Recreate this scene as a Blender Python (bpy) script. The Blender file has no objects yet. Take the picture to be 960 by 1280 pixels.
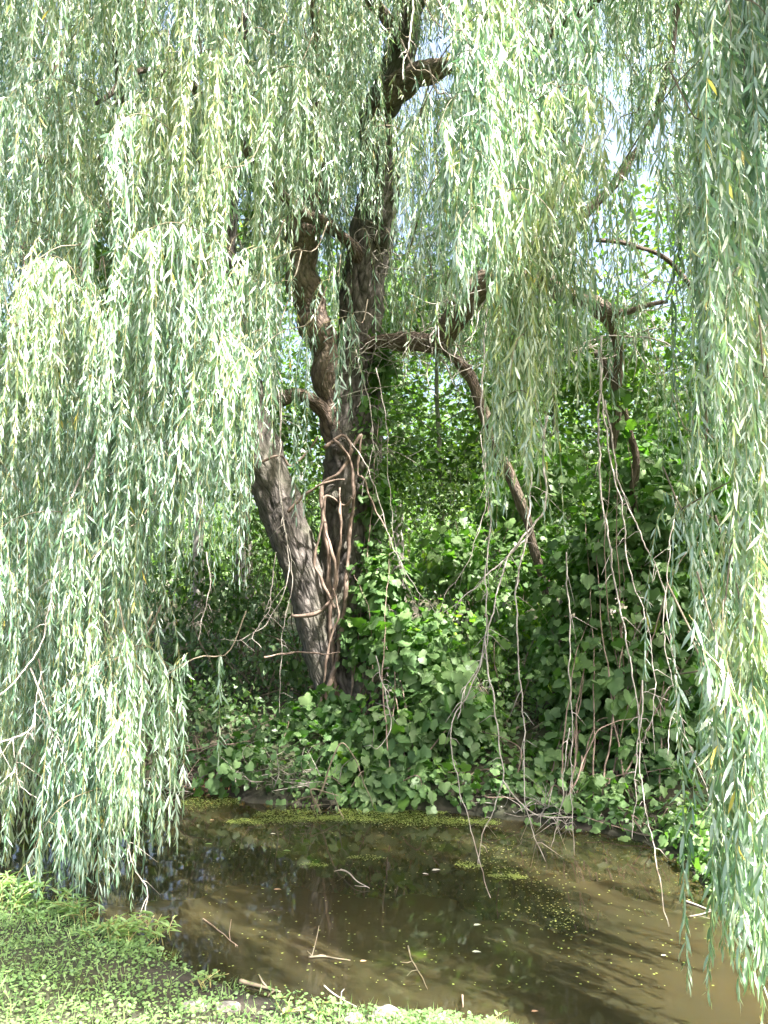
import bpy, math, random
import numpy as np
from mathutils import noise as mnoise, Vector

rng = np.random.default_rng(11)
random.seed(5)
sc = bpy.context.scene
C = sc.collection

# ------------------------------------------------------------------ camera
CAM = np.array([0.0, 0.0, 1.9])
PITCH = math.radians(5.0)
F = 640 / math.tan(math.radians(32.5))
cam_d = bpy.data.cameras.new('camera')
cam = bpy.data.objects.new('camera', cam_d)
C.objects.link(cam)
cam.location = CAM
cam.rotation_euler = (math.radians(90) + PITCH, 0, 0)
cam_d.sensor_fit = 'VERTICAL'
cam_d.sensor_height = 24
cam_d.lens = 12 / math.tan(math.radians(32.5))
cam_d.clip_start = 0.05
cam_d.clip_end = 2000
sc.camera = cam


def ray(px, py):
    x, y, z = (px - 480) / F, 1.0, (640 - py) / F
    c, s = math.cos(PITCH), math.sin(PITCH)
    return np.array([x, y * c - z * s, y * s + z * c])


def at(px, py, Y):
    """the point at world distance Y along the ground that is seen at the photo's pixel px, py"""
    d = ray(px, py)
    return CAM + d * (Y / d[1])


def onz(px, py, z=0.0):
    d = ray(px, py)
    return CAM + d * ((z - CAM[2]) / d[2])


# ------------------------------------------------------------------ mesh collector
def unit(v):
    return v / np.maximum(np.linalg.norm(v, axis=-1, keepdims=True), 1e-9)


class Acc:
    def __init__(s):
        s.V, s.F, s.M, s.R, s.U, s.n = [], [], [], [], [], 0

    def add(s, V, faces, mat=0, rnd=0.5, uv=None):
        V = np.asarray(V, float).reshape(-1, 3)
        s.V.append(V)
        s.R.append(np.broadcast_to(np.asarray(rnd, float), (len(V),)).copy())
        s.U.append(np.zeros((len(V), 3)) if uv is None else uv)
        for f in faces:
            f = np.asarray(f, int)
            if f.size:
                s.F.append(f + s.n)
                s.M.append(mat)
        s.n += len(V)

    def build(s, name, mats, parent=None, smooth=True):
        V = np.concatenate(s.V)
        R = np.concatenate(s.R)
        U = np.concatenate(s.U)
        me = bpy.data.meshes.new(name)
        me.vertices.add(len(V))
        me.vertices.foreach_set('co', V.astype(np.float32).ravel())
        tot = np.concatenate([np.full(len(f), f.shape[1]) for f in s.F]).astype(np.int32)
        mi = np.concatenate([np.full(len(f), m) for f, m in zip(s.F, s.M)]).astype(np.int32)
        idx = np.concatenate([f.ravel() for f in s.F]).astype(np.int32)
        start = np.concatenate([[0], np.cumsum(tot)[:-1]]).astype(np.int32)
        me.loops.add(len(idx))
        me.loops.foreach_set('vertex_index', idx)
        me.polygons.add(len(tot))
        me.polygons.foreach_set('loop_start', start)
        me.polygons.foreach_set('loop_total', tot)
        me.polygons.foreach_set('material_index', mi)
        me.polygons.foreach_set('use_smooth', np.full(len(tot), smooth))
        a = me.attributes.new('rnd', 'FLOAT', 'POINT')
        a.data.foreach_set('value', R.astype(np.float32))
        if np.any(U):
            a = me.attributes.new('buv', 'FLOAT_VECTOR', 'POINT')
            a.data.foreach_set('vector', U.astype(np.float32).ravel())
        me.update()
        me.validate()
        for m in (mats if isinstance(mats, (list, tuple)) else [mats]):
            me.materials.append(m)
        o = bpy.data.objects.new(name, me)
        C.objects.link(o)
        if parent:
            o.parent = parent
        return o


def empty(name, loc=(0, 0, 0)):
    o = bpy.data.objects.new(name, None)
    o.empty_display_size = 0.2
    C.objects.link(o)
    o.location = loc
    return o


def tag(o, label=None, cat=None, group=None, kind=None):
    if label: o['label'] = label
    if cat: o['category'] = cat
    if group: o['group'] = group
    if kind: o['kind'] = kind
    return o


# ------------------------------------------------------------------ shapes
def spline(P, n):
    """Catmull-Rom through rows of P (any width), n samples"""
    P = np.asarray(P, float)
    if len(P) == 2:
        t = np.linspace(0, 1, n)[:, None]
        return P[0] * (1 - t) + P[1] * t
    Q = np.vstack([2 * P[0] - P[1], P, 2 * P[-1] - P[-2]])
    seg = np.linalg.norm(np.diff(P[:, :3], axis=0), axis=1)
    cs = np.concatenate([[0], np.cumsum(seg)])
    u = np.linspace(0, cs[-1] * 0.999999, n)
    k = np.clip(np.searchsorted(cs, u, side='right') - 1, 0, len(P) - 2)
    t = ((u - cs[k]) / np.maximum(seg[k], 1e-9))[:, None]
    a, b, c, d = Q[k], Q[k + 1], Q[k + 2], Q[k + 3]
    return 0.5 * (2 * b + (c - a) * t + (2 * a - 5 * b + 4 * c - d) * t * t + (3 * b - a - 3 * c + d) * t ** 3)


def tube(acc, P, R, segs=8, mat=0, rnd=0.5, rough=0.0, seed=0.0, cap=True):
    P = np.asarray(P, float)
    n = len(P)
    R = np.broadcast_to(np.asarray(R, float), (n,))
    T = unit(np.gradient(P, axis=0))
    ref = np.array([1.0, 0, 0]) if abs(T[0][0]) < 0.8 else np.array([0, 1.0, 0])
    A = np.zeros((n, 3))
    a = ref
    for i in range(n):
        a = a - T[i] * a.dot(T[i])
        a = a / max(np.linalg.norm(a), 1e-9)
        A[i] = a
    B = np.cross(T, A)
    th = np.linspace(0, 2 * math.pi, segs + 1)
    cs, sn = np.cos(th), np.sin(th)
    L = np.concatenate([[0], np.cumsum(np.linalg.norm(np.diff(P, axis=0), axis=1))])
    rr = np.repeat(R[:, None], segs + 1, axis=1).copy()
    if rough > 0:
        for i in range(n):
            for j in range(segs):
                c_, s_ = cs[j], sn[j]
                q = Vector((c_ * 1.3 + seed, s_ * 1.3, L[i] * 1.5))
                r1 = mnoise.noise(q) * 0.22
                tw = th[j] + L[i] * 0.5
                q2 = Vector((math.cos(tw) * 4.2 + seed, math.sin(tw) * 4.2, L[i] * 2.2))
                r2 = 0.5 - abs(mnoise.noise(q2)) * 2
                q3 = Vector((math.cos(tw) * 9 + seed, math.sin(tw) * 9, L[i] * 7))
                r3 = mnoise.noise(q3)
                rr[i, j] *= 1 + rough * (r1 + 0.17 * r2 + 0.10 * r3)
        rr[:, segs] = rr[:, 0]
    V = P[:, None, :] + rr[..., None] * (A[:, None, :] * cs[None, :, None] + B[:, None, :] * sn[None, :, None])
    w = segs + 1
    i, j = np.meshgrid(np.arange(n - 1), np.arange(segs), indexing='ij')
    q = np.stack([i * w + j, i * w + j + 1, (i + 1) * w + j + 1, (i + 1) * w + j], -1).reshape(-1, 4)
    uv = np.zeros((n, w, 3))
    uv[..., 0] = th[None] / (2 * math.pi)
    uv[..., 1] = L[:, None]
    uv[..., 2] = R[:, None]
    V = V.reshape(-1, 3)
    faces = [q]
    if cap:
        V = np.vstack([V, P[0], P[-1]])
        uv = np.vstack([uv.reshape(-1, 3), [[0.5, 0, R[0]]], [[0.5, L[-1], R[-1]]]])
        b0, b1 = n * w, n * w + 1
        jj = np.arange(segs)
        faces.append(np.stack([jj + 1, jj, np.full(segs, b0)], -1))
        faces.append(np.stack([(n - 1) * w + jj, (n - 1) * w + jj + 1, np.full(segs, b1)], -1))
    else:
        uv = uv.reshape(-1, 3)
    acc.add(V, faces, mat, rnd, uv)


def wob(P, amp, freq=3.0):
    """small natural wobble along a path"""
    n = len(P)
    s = rng.uniform(0, 100, 3)
    L = np.concatenate([[0], np.cumsum(np.linalg.norm(np.diff(P[:, :3], axis=0), axis=1))])
    for k in range(3):
        f = 0.6 * np.sin(L * freq * 2.1 + s[k]) + 0.4 * np.sin(L * freq * 5.3 + s[k] * 3)
        P[:, k] += amp * f * np.minimum(1, L / 0.2)
    return P


# leaf templates: (u along, v side, w up), faces
def T(verts, faces):
    return np.array(verts, float), [np.array(f) for f in faces]


WILLOW = T([(0, 0, 0), (.28, .42, -.02), (.28, -.42, -.02), (.62, .42, -.08), (.62, -.42, -.08), (1, 0, -.22)],
           [[(0, 2, 1), (3, 4, 5)], [(1, 2, 4, 3)]])
SLIM = T([(0, 0, 0), (.4, .5, -.03), (.4, -.5, -.03), (1, 0, -.16)], [[(0, 2, 3, 1)]])
OVATE = T([(0, 0, 0), (.3, .48, .04), (.3, -.48, .04), (.42, 0, -.03), (.68, .33, -.02), (.68, -.33, -.02), (1, 0, -.16)],
          [[(0, 3, 1), (0, 2, 3), (4, 3, 6), (3, 5, 6)], [(1, 3, 4, 4)], ])
OVATE = (OVATE[0], [np.array([(0, 3, 1), (0, 2, 3), (1, 3, 4), (3, 2, 5), (4, 3, 6), (3, 5, 6)])])
_g = [(0, 0.0), (-.10, .16), (-.16, .40), (.06, .56), (.22, .50), (.38, .60), (.58, .42), (.66, .28), (.80, .20), (1.0, 0)]
_v = [(.28, 0, 0)] + [(u, v, -.10 * v * 2 - .12 * max(u, 0) ** 2 + (.06 if k % 2 else 0)) for k, (u, v) in enumerate(_g)] \
     + [(u, -v, -.10 * v * 2 - .12 * max(u, 0) ** 2 + (.06 if k % 2 else 0)) for k, (u, v) in enumerate(_g) if 0 < k < 9]
_r = list(range(1, 11)) + list(range(18, 10, -1))
GRAPE = T(_v, [[(0, _r[(k + 1) % 18], _r[k]) for k in range(18)]])
ROUND = T([(0, 0, 0), (.25, .42, .03), (.25, -.42, .03), (.75, .42, .03), (.75, -.42, .03), (1, 0, -.02), (.5, 0, -.06)],
          [[(0, 6, 1), (0, 2, 6), (1, 6, 3), (2, 4, 6), (3, 6, 5), (6, 4, 5)]])


def leaves(acc, P, D, N, L, W, tmpl, mat=0, rnd=0.5, curl=1.0):
    P, D, N = np.asarray(P), unit(D), np.asarray(N)
    n = len(P)
    if n == 0: return
    N = unit(N - D * (N * D).sum(1, keepdims=True))
    S = np.cross(D, N)
    tv, tf = tmpl
    L = np.broadcast_to(L, (n,))[:, None, None]
    W = np.broadcast_to(W, (n,))[:, None, None]
    cu = np.broadcast_to(curl, (n,))[:, None, None]
    V = P[:, None] + L * tv[None, :, 0:1] * D[:, None] + W * tv[None, :, 1:2] * S[:, None] + L * cu * tv[None, :, 2:3] * N[:, None]
    k = len(tv)
    off = (np.arange(n) * k)[:, None, None]
    faces = [(f[None] + off).reshape(-1, f.shape[1]) for f in tf]
    r = np.repeat(np.broadcast_to(rnd, (n,)), k)
    acc.add(V.reshape(-1, 3), faces, mat, r)


def rnd_dirs(n):
    return unit(rng.normal(size=(n, 3)))


# ------------------------------------------------------------------ materials
def nodes(name):
    m = bpy.data.materials.new(name)
    m.use_nodes = True
    nt = m.node_tree
    nt.nodes.clear()
    out = nt.nodes.new('ShaderNodeOutputMaterial')
    return m, nt, out


def N_(nt, t, **kw):
    n = nt.nodes.new(t)
    for k, v in kw.items():
        if k.startswith('i_'):
            n.inputs[k[2:].replace('_', ' ')].default_value = v
        else:
            setattr(n, k, v)
    return n


def ramp(nt, fac, stops, interp='LINEAR'):
    r = nt.nodes.new('ShaderNodeValToRGB')
    r.color_ramp.interpolation = interp
    e = r.color_ramp.elements
    while len(e) < len(stops): e.new(0.5)
    for k, (p, c) in enumerate(stops):
        e[k].position = p
        e[k].color = (*c, 1)
    nt.links.new(fac, r.inputs[0])
    return r.outputs[0]


def leaf_mat(name, top, under, rough=0.4, trans=0.35, tcol=None, spec=0.5):
    """top: ramp stops for the upper face over the per-leaf random value; under: colour of the underside"""
    m, nt, out = nodes(name)
    lk = nt.links.new
    at_ = N_(nt, 'ShaderNodeAttribute', attribute_name='rnd')
    col = ramp(nt, at_.outputs['Fac'], top)
    und = ramp(nt, at_.outputs['Fac'], under)
    geo = N_(nt, 'ShaderNodeNewGeometry')
    mx = N_(nt, 'ShaderNodeMixRGB')
    lk(geo.outputs['Backfacing'], mx.inputs[0])
    lk(col, mx.inputs[1]); lk(und, mx.inputs[2])
    pb = N_(nt, 'ShaderNodeBsdfPrincipled')
    lk(mx.outputs[0], pb.inputs['Base Color'])
    pb.inputs['Roughness'].default_value = rough
    pb.inputs['Specular IOR Level'].default_value = spec
    tr = N_(nt, 'ShaderNodeBsdfTranslucent')
    hs = N_(nt, 'ShaderNodeMixRGB', blend_type='MULTIPLY')
    hs.inputs[0].default_value = 1
    lk(col, hs.inputs[1])
    hs.inputs[2].default_value = (*(tcol or (1.7, 1.9, 0.7)), 1)
    lk(hs.outputs[0], tr.inputs['Color'])
    ms = N_(nt, 'ShaderNodeMixShader')
    ms.inputs[0].default_value = trans
    lk(pb.outputs[0], ms.inputs[1]); lk(tr.outputs[0], ms.inputs[2])
    lk(ms.outputs[0], out.inputs[0])
    return m


def bark_mat(name, dark, light, uscale=18, vscale=5, moss=0.0, bump=0.6):
    m, nt, out = nodes(name)
    lk = nt.links.new
    a = N_(nt, 'ShaderNodeAttribute', attribute_name='buv')
    sx = N_(nt, 'ShaderNodeSeparateXYZ'); lk(a.outputs['Vector'], sx.inputs[0])
    # wrap the angle round a circle so there is no seam
    ang = N_(nt, 'ShaderNodeMath', operation='MULTIPLY'); lk(sx.outputs[0], ang.inputs[0]); ang.inputs[1].default_value = 2 * math.pi
    co = N_(nt, 'ShaderNodeMath', operation='COSINE'); lk(ang.outputs[0], co.inputs[0])
    si = N_(nt, 'ShaderNodeMath', operation='SINE'); lk(ang.outputs[0], si.inputs[0])
    cx = N_(nt, 'ShaderNodeCombineXYZ'); lk(co.outputs[0], cx.inputs[0]); lk(si.outputs[0], cx.inputs[1]); lk(sx.outputs[1], cx.inputs[2])
    mp = N_(nt, 'ShaderNodeMapping'); lk(cx.outputs[0], mp.inputs[0])
    mp.inputs['Scale'].default_value = (uscale / 4, uscale / 4, vscale)
    no = N_(nt, 'ShaderNodeTexNoise', i_Scale=1.0, i_Detail=8.0, i_Roughness=0.65, i_Distortion=0.6)
    lk(mp.outputs[0], no.inputs['Vector'])
    vo = N_(nt, 'ShaderNodeTexVoronoi', feature='DISTANCE_TO_EDGE', i_Scale=1.3)
    lk(mp.outputs[0], vo.inputs['Vector'])
    mul = N_(nt, 'ShaderNodeMath', operation='MULTIPLY_ADD'); lk(vo.outputs['Distance'], mul.inputs[0]); mul.inputs[1].default_value = 0.9
    lk(no.outputs['Fac'], mul.inputs[2])
    col = ramp(nt, mul.outputs[0], [(0.38, dark), (0.62, tuple((d + l) / 2 for d, l in zip(dark, light))), (0.95, light)])
    geo = N_(nt, 'ShaderNodeNewGeometry')
    n2 = N_(nt, 'ShaderNodeTexNoise', i_Scale=2.2, i_Detail=5.0)
    lk(geo.outputs['Position'], n2.inputs['Vector'])
    mr = N_(nt, 'ShaderNodeMapRange'); lk(n2.outputs['Fac'], mr.inputs[0])
    mr.inputs[1].default_value = 0.45; mr.inputs[2].default_value = 0.75; mr.inputs[4].default_value = moss
    mx = N_(nt, 'ShaderNodeMixRGB'); lk(mr.outputs[0], mx.inputs[0]); lk(col, mx.inputs[1])
    mx.inputs[2].default_value = (0.13, 0.15, 0.07, 1)
    pb = N_(nt, 'ShaderNodeBsdfPrincipled', i_Roughness=0.85)
    lk(mx.outputs[0], pb.inputs['Base Color'])
    bp = N_(nt, 'ShaderNodeBump', i_Strength=bump, i_Distance=0.03); lk(mul.outputs[0], bp.inputs['Height'])
    lk(bp.outputs[0], pb.inputs['Normal'])
    lk(pb.outputs[0], out.inputs[0])
    return m


def twig_mat(name, c1, c2, rough=0.7):
    m, nt, out = nodes(name)
    geo = N_(nt, 'ShaderNodeNewGeometry')
    no = N_(nt, 'ShaderNodeTexNoise', i_Scale=14.0, i_Detail=4.0)
    nt.links.new(geo.outputs['Position'], no.inputs['Vector'])
    col = ramp(nt, no.outputs['Fac'], [(0.35, c1), (0.65, c2)])
    pb = N_(nt, 'ShaderNodeBsdfPrincipled', i_Roughness=rough)
    nt.links.new(col, pb.inputs['Base Color'])
    bp = N_(nt, 'ShaderNodeBump', i_Strength=0.4, i_Distance=0.005)
    nt.links.new(no.outputs['Fac'], bp.inputs['Height']); nt.links.new(bp.outputs[0], pb.inputs['Normal'])
    nt.links.new(pb.outputs[0], out.inputs[0])
    return m


M = {}
M['willow'] = leaf_mat('willow_leaf',
    [(0.0, (0.085, 0.175, 0.105)), (0.45, (0.155, 0.27, 0.155)), (0.85, (0.25, 0.35, 0.165)), (0.97, (0.34, 0.40, 0.13)), (1.0, (0.55, 0.45, 0.10))],
    [(0.0, (0.27, 0.385, 0.32)), (0.6, (0.38, 0.485, 0.39)), (1.0, (0.50, 0.56, 0.36))], rough=0.36, trans=0.33, tcol=(1.2, 1.35, 0.9), spec=0.85)
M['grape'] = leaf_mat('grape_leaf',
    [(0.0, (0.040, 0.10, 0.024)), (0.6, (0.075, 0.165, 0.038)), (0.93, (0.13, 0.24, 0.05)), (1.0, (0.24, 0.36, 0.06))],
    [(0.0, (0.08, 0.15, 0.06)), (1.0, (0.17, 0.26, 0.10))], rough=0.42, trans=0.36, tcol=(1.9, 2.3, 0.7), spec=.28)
M['shrub'] = leaf_mat('shrub_leaf',
    [(0.0, (0.035, 0.085, 0.028)), (0.6, (0.06, 0.13, 0.035)), (1.0, (0.15, 0.24, 0.05))],
    [(0.0, (0.07, 0.13, 0.06)), (1.0, (0.15, 0.22, 0.09))], rough=0.38, trans=0.35, tcol=(1.9, 2.2, 0.7))
M['wood_leaf'] = leaf_mat('woodland_leaf',
    [(0.0, (0.05, 0.10, 0.03)), (0.6, (0.085, 0.16, 0.04)), (1.0, (0.17, 0.26, 0.06))],
    [(0.0, (0.08, 0.14, 0.06)), (1.0, (0.16, 0.24, 0.09))], rough=0.42, trans=0.4, tcol=(1.9, 2.2, 0.7))
M['clover'] = leaf_mat('ground_leaf',
    [(0.0, (0.11, 0.19, 0.085)), (0.6, (0.20, 0.31, 0.14)), (0.92, (0.31, 0.41, 0.19)), (1.0, (0.45, 0.46, 0.24))],
    [(0.0, (0.08, 0.16, 0.06)), (1.0, (0.16, 0.25, 0.09))], rough=0.45, trans=0.3)
M['duck'] = leaf_mat('duckweed_leaf',
    [(0.0, (0.05, 0.065, 0.02)), (0.6, (0.09, 0.11, 0.032)), (1.0, (0.17, 0.18, 0.07))],
    [(0.0, (0.08, 0.12, 0.02)), (1.0, (0.2, 0.25, 0.06))], rough=0.5, trans=0.1)
M['dry'] = leaf_mat('dry_leaf',
    [(0.0, (0.20, 0.09, 0.04)), (0.5, (0.35, 0.16, 0.08)), (1.0, (0.5, 0.36, 0.2))],
    [(0.0, (0.25, 0.12, 0.07)), (1.0, (0.5, 0.4, 0.25))], rough=0.6, trans=0.2, tcol=(1.2, 1.0, .8))
M['pale'] = leaf_mat('fallen_leaf',
    [(0.0, (0.28, 0.30, 0.14)), (0.5, (0.42, 0.42, 0.28)), (1.0, (0.55, 0.5, 0.36))],
    [(0.0, (0.4, 0.42, 0.3)), (1.0, (0.6, 0.58, 0.5))], rough=0.45, trans=0.1, tcol=(1.0, 1.0, .8))
M['bark'] = bark_mat('willow_bark', (0.022, 0.019, 0.017), (0.20, 0.175, 0.16), 14, 5.5, moss=0.35, bump=1.0)
M['limb'] = bark_mat('limb_bark', (0.035, 0.025, 0.019), (0.25, 0.185, 0.145), 10, 9, moss=0.3, bump=1.0)
M['bark2'] = bark_mat('woodland_bark', (0.07, 0.065, 0.06), (0.30, 0.28, 0.26), 14, 2.2, moss=0.2)
M['bark3'] = bark_mat('pale_bark', (0.16, 0.15, 0.14), (0.55, 0.52, 0.48), 12, 3)
M['twig'] = twig_mat('bare_twig_bark', (0.19, 0.165, 0.14), (0.43, 0.39, 0.35))
M['green_twig'] = twig_mat('young_twig_bark', (0.26, 0.24, 0.09), (0.38, 0.34, 0.14), 0.5)
M['vine'] = twig_mat('vine_bark', (0.11, 0.075, 0.055), (0.27, 0.20, 0.16))
M['stem'] = twig_mat('stem_bark', (0.09, 0.08, 0.05), (0.2, 0.16, 0.11))

# stone
m, nt, out = nodes('pale_stone')
geo = N_(nt, 'ShaderNodeNewGeometry')
no = N_(nt, 'ShaderNodeTexNoise', i_Scale=22.0, i_Detail=9.0, i_Roughness=0.7)
nt.links.new(geo.outputs['Position'], no.inputs['Vector'])
col = ramp(nt, no.outputs['Fac'], [(0.3, (0.06, 0.055, 0.05)), (0.5, (0.17, 0.16, 0.145)), (0.72, (0.32, 0.31, 0.29))])
pb = N_(nt, 'ShaderNodeBsdfPrincipled', i_Roughness=0.8)
nt.links.new(col, pb.inputs['Base Color'])
bp = N_(nt, 'ShaderNodeBump', i_Strength=0.5, i_Distance=0.01)
nt.links.new(no.outputs['Fac'], bp.inputs['Height']); nt.links.new(bp.outputs[0], pb.inputs['Normal'])
nt.links.new(pb.outputs[0], out.inputs[0])
M['stone'] = m

# ground: dark soil, browner near water, greener far away
m, nt, out = nodes('soil')
geo = N_(nt, 'ShaderNodeNewGeometry')
no = N_(nt, 'ShaderNodeTexNoise', i_Scale=6.0, i_Detail=10.0, i_Roughness=0.7)
nt.links.new(geo.outputs['Position'], no.inputs['Vector'])
n2 = N_(nt, 'ShaderNodeTexNoise', i_Scale=0.9, i_Detail=4.0)
nt.links.new(geo.outputs['Position'], n2.inputs['Vector'])
c1 = ramp(nt, no.outputs['Fac'], [(0.3, (0.028, 0.022, 0.015)), (0.55, (0.065, 0.05, 0.035)), (0.78, (0.13, 0.105, 0.075))])
c2 = ramp(nt, no.outputs['Fac'], [(0.3, (0.025, 0.032, 0.013)), (0.6, (0.05, 0.058, 0.025)), (0.8, (0.09, 0.09, 0.045))])
f = ramp(nt, n2.outputs['Fac'], [(0.42, (0, 0, 0)), (0.58, (1, 1, 1))])
mx = N_(nt, 'ShaderNodeMixRGB'); nt.links.new(f, mx.inputs[0]); nt.links.new(c1, mx.inputs[1]); nt.links.new(c2, mx.inputs[2])
pb = N_(nt, 'ShaderNodeBsdfPrincipled', i_Roughness=0.9)
sz = N_(nt, 'ShaderNodeSeparateXYZ'); nt.links.new(geo.outputs['Position'], sz.inputs[0])
wet = N_(nt, 'ShaderNodeMapRange'); nt.links.new(sz.outputs[2], wet.inputs[0])     # soaked soil at the waterline
wet.inputs[1].default_value = 0.05; wet.inputs[2].default_value = 0.22; wet.inputs[3].default_value = 0.4; wet.inputs[4].default_value = 1.0
wm = N_(nt, 'ShaderNodeMixRGB', blend_type='MULTIPLY'); wm.inputs[0].default_value = 1
nt.links.new(mx.outputs[0], wm.inputs[1]); nt.links.new(wet.outputs[0], wm.inputs[2])
nt.links.new(wm.outputs[0], pb.inputs['Base Color'])
bp = N_(nt, 'ShaderNodeBump', i_Strength=0.8, i_Distance=0.02)
nt.links.new(no.outputs['Fac'], bp.inputs['Height']); nt.links.new(bp.outputs[0], pb.inputs['Normal'])
nt.links.new(pb.outputs[0], out.inputs[0])
M['soil'] = m

# water: turbid brown, mirror-like surface
m, nt, out = nodes('pond_water')
geo = N_(nt, 'ShaderNodeNewGeometry')
no = N_(nt, 'ShaderNodeTexNoise', i_Scale=2.6, i_Detail=2.0, i_Roughness=0.5)
nt.links.new(geo.outputs['Position'], no.inputs['Vector'])
n2 = N_(nt, 'ShaderNodeTexNoise', i_Scale=0.8, i_Detail=5.0)
nt.links.new(geo.outputs['Position'], n2.inputs['Vector'])
col = ramp(nt, n2.outputs['Fac'], [(0.35, (0.0155, 0.0155, 0.0080)), (0.65, (0.028, 0.0235, 0.0110))])
pb = N_(nt, 'ShaderNodeBsdfPrincipled', i_Roughness=0.03, i_IOR=1.333)
nt.links.new(col, pb.inputs['Base Color'])
pb.inputs['Subsurface Weight'].default_value = 1.0
pb.inputs['Subsurface Radius'].default_value = (1.0, 0.75, 0.4)
pb.inputs['Subsurface Scale'].default_value = 0.12
bp = N_(nt, 'ShaderNodeBump', i_Strength=0.07, i_Distance=0.02)
nt.links.new(no.outputs['Fac'], bp.inputs['Height']); nt.links.new(bp.outputs[0], pb.inputs['Normal'])
nt.links.new(pb.outputs[0], out.inputs[0])
M['water'] = m

# ------------------------------------------------------------------ pond outline and terrain
near_px = [(-260, 1075), (-60, 1100), (60, 1128), (130, 1158), (200, 1192), (270, 1226), (340, 1246), (430, 1262), (520, 1276), (640, 1290), (800, 1330)]
right_px = [(1010, 1330), (985, 1262), (950, 1210), (915, 1160), (880, 1110), (852, 1078)]
far_px = [(800, 1052), (740, 1040), (680, 1030), (560, 1016), (470, 1012), (380, 1008), (310, 1004), (265, 990), (190, 985), (60, 1000), (-80, 1010), (-300, 1000)]
poly = np.array([onz(x, y)[:2] for x, y in near_px + right_px + far_px])
poly = np.vstack([poly, [[-9, 7.2], [-12, 6.4], [-9, 5.4]]])


def pond_sd(X, Y):
    """signed distance to the waterline, positive on land"""
    X = np.atleast_1d(X).astype(float); Y = np.atleast_1d(Y).astype(float)
    d = np.full(X.shape, 1e9); ins = np.zeros(X.shape, bool)
    n = len(poly)
    for k in range(n):
        a, b = poly[k], poly[(k + 1) % n]
        e = b - a
        t = np.clip(((X - a[0]) * e[0] + (Y - a[1]) * e[1]) / (e @ e), 0, 1)
        d = np.minimum(d, np.hypot(X - a[0] - t * e[0], Y - a[1] - t * e[1]))
        if abs(e[1]) > 1e-9:
            cr = ((a[1] > Y) != (b[1] > Y)) & (X < e[0] * (Y - a[1]) / e[1] + a[0])
            ins ^= cr
    return np.where(ins, -d, d)


def height(X, Y):
    X = np.atleast_1d(X).astype(float); Y = np.atleast_1d(Y).astype(float)
    d = pond_sd(X, Y)
    n = 0.05 * np.sin(X * 2.3 + 1) * np.cos(Y * 1.9) + 0.025 * np.sin(X * 6.1 + Y * 3.7) + 0.012 * np.sin(X * 13 - Y * 11)
    far = np.clip((Y - 5.8) / 1.0, 0, 1)
    land_n = 0.30 * (1 - np.exp(-np.maximum(d, 0) / 1.1))
    land_f = 0.75 * (1 - np.exp(-np.maximum(d, 0) / 1.1)) + 0.035 * np.maximum(d - 1.0, 0).clip(0, 40)
    h = land_n * (1 - far) + land_f * far
    h = np.where(d < 0, -0.55 * (1 - np.exp(d / 0.5)), h + n * np.clip(d / 0.4, 0, 1))
    return h


def hz(x, y):
    return float(height(np.array([x]), np.array([y]))[0])


def graded(lo, hi, a, b, step):
    core = np.arange(a, b, step)
    L = [a]; s = step
    while L[-1] > lo:
        s *= 1.25; L.append(L[-1] - s)
    R = [b]; s = step
    while R[-1] < hi:
        s *= 1.25; R.append(R[-1] + s)
    return np.concatenate([np.array(L[1:])[::-1], core, np.array(R)])


gx = graded(-250, 250, -5, 5, 0.07)
gy = graded(-250, 400, 0.5, 11, 0.07)
GX, GY = np.meshgrid(gx, gy, indexing='ij')
GZ = height(GX.ravel(), GY.ravel()).reshape(GX.shape)
a = Acc()
w = len(gy)
i, j = np.meshgrid(np.arange(len(gx) - 1), np.arange(w - 1), indexing='ij')
q = np.stack([i * w + j, (i + 1) * w + j, (i + 1) * w + j + 1, i * w + j + 1], -1).reshape(-1, 4)
a.add(np.stack([GX, GY, GZ], -1).reshape(-1, 3), [q])
tag(a.build('ground', M['soil']), kind='structure')

a = Acc()
wx = np.linspace(-14, 5, 40); wy = np.linspace(2.0, 9.0, 20)
WX, WY = np.meshgrid(wx, wy, indexing='ij')
i, j = np.meshgrid(np.arange(39), np.arange(19), indexing='ij')
q = np.stack([i * 20 + j, (i + 1) * 20 + j, (i + 1) * 20 + j + 1, i * 20 + j + 1], -1).reshape(-1, 4)
WV = np.stack([WX, WY, WX * 0], -1).reshape(-1, 3)
keep = pond_sd(WV[:, 0], WV[:, 1]) < 0.6
q = q[keep[q].any(1)]
a.add(WV, [q])
tag(a.build('pond_water', M['water']), kind='structure')

# ------------------------------------------------------------------ the willow
TY = 8.6    # distance of the trunk
willow = empty('willow_tree', (at(450, 900, TY)[0], TY, hz(-0.25, TY)))
base_inv = -np.array(willow.location)


def shift(acc):
    acc.V = [v + base_inv for v in acc.V]
    return acc


def wpart(acc, name, mats, label=None, kind=None):
    o = shift(acc).build(name, mats, willow)
    if label: o['label'] = label
    if kind: o['kind'] = kind
    return o


def limb(pts, name='limb', mat='limb', segs=14, rough=1.0, step=0.05, label=None):
    """pts: (px, py, Y, radius in px of the photo at that distance)"""
    P = np.array([np.append(at(x, y, Y), r * Y / F) for x, y, Y, r in pts])
    L = np.linalg.norm(np.diff(P[:, :3], axis=0), axis=1).sum()
    S = spline(P, max(8, int(L / step)))
    if segs < 30:
        q_ = wob(S.copy(), min(.035, P[:, 3].mean() * .45), 2.2); S[:, :3] = q_[:, :3]
        S[:, 3] *= 1 + .18 * np.sin(np.arange(len(S)) * step * 9 + rng.uniform(0, 6)) * np.sin(np.arange(len(S)) * step * 3.7)
    c = Acc()
    tube(c, S[:, :3], S[:, 3], segs, 0, 0.5, rough, rng.uniform(0, 50))
    return c, S


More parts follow.
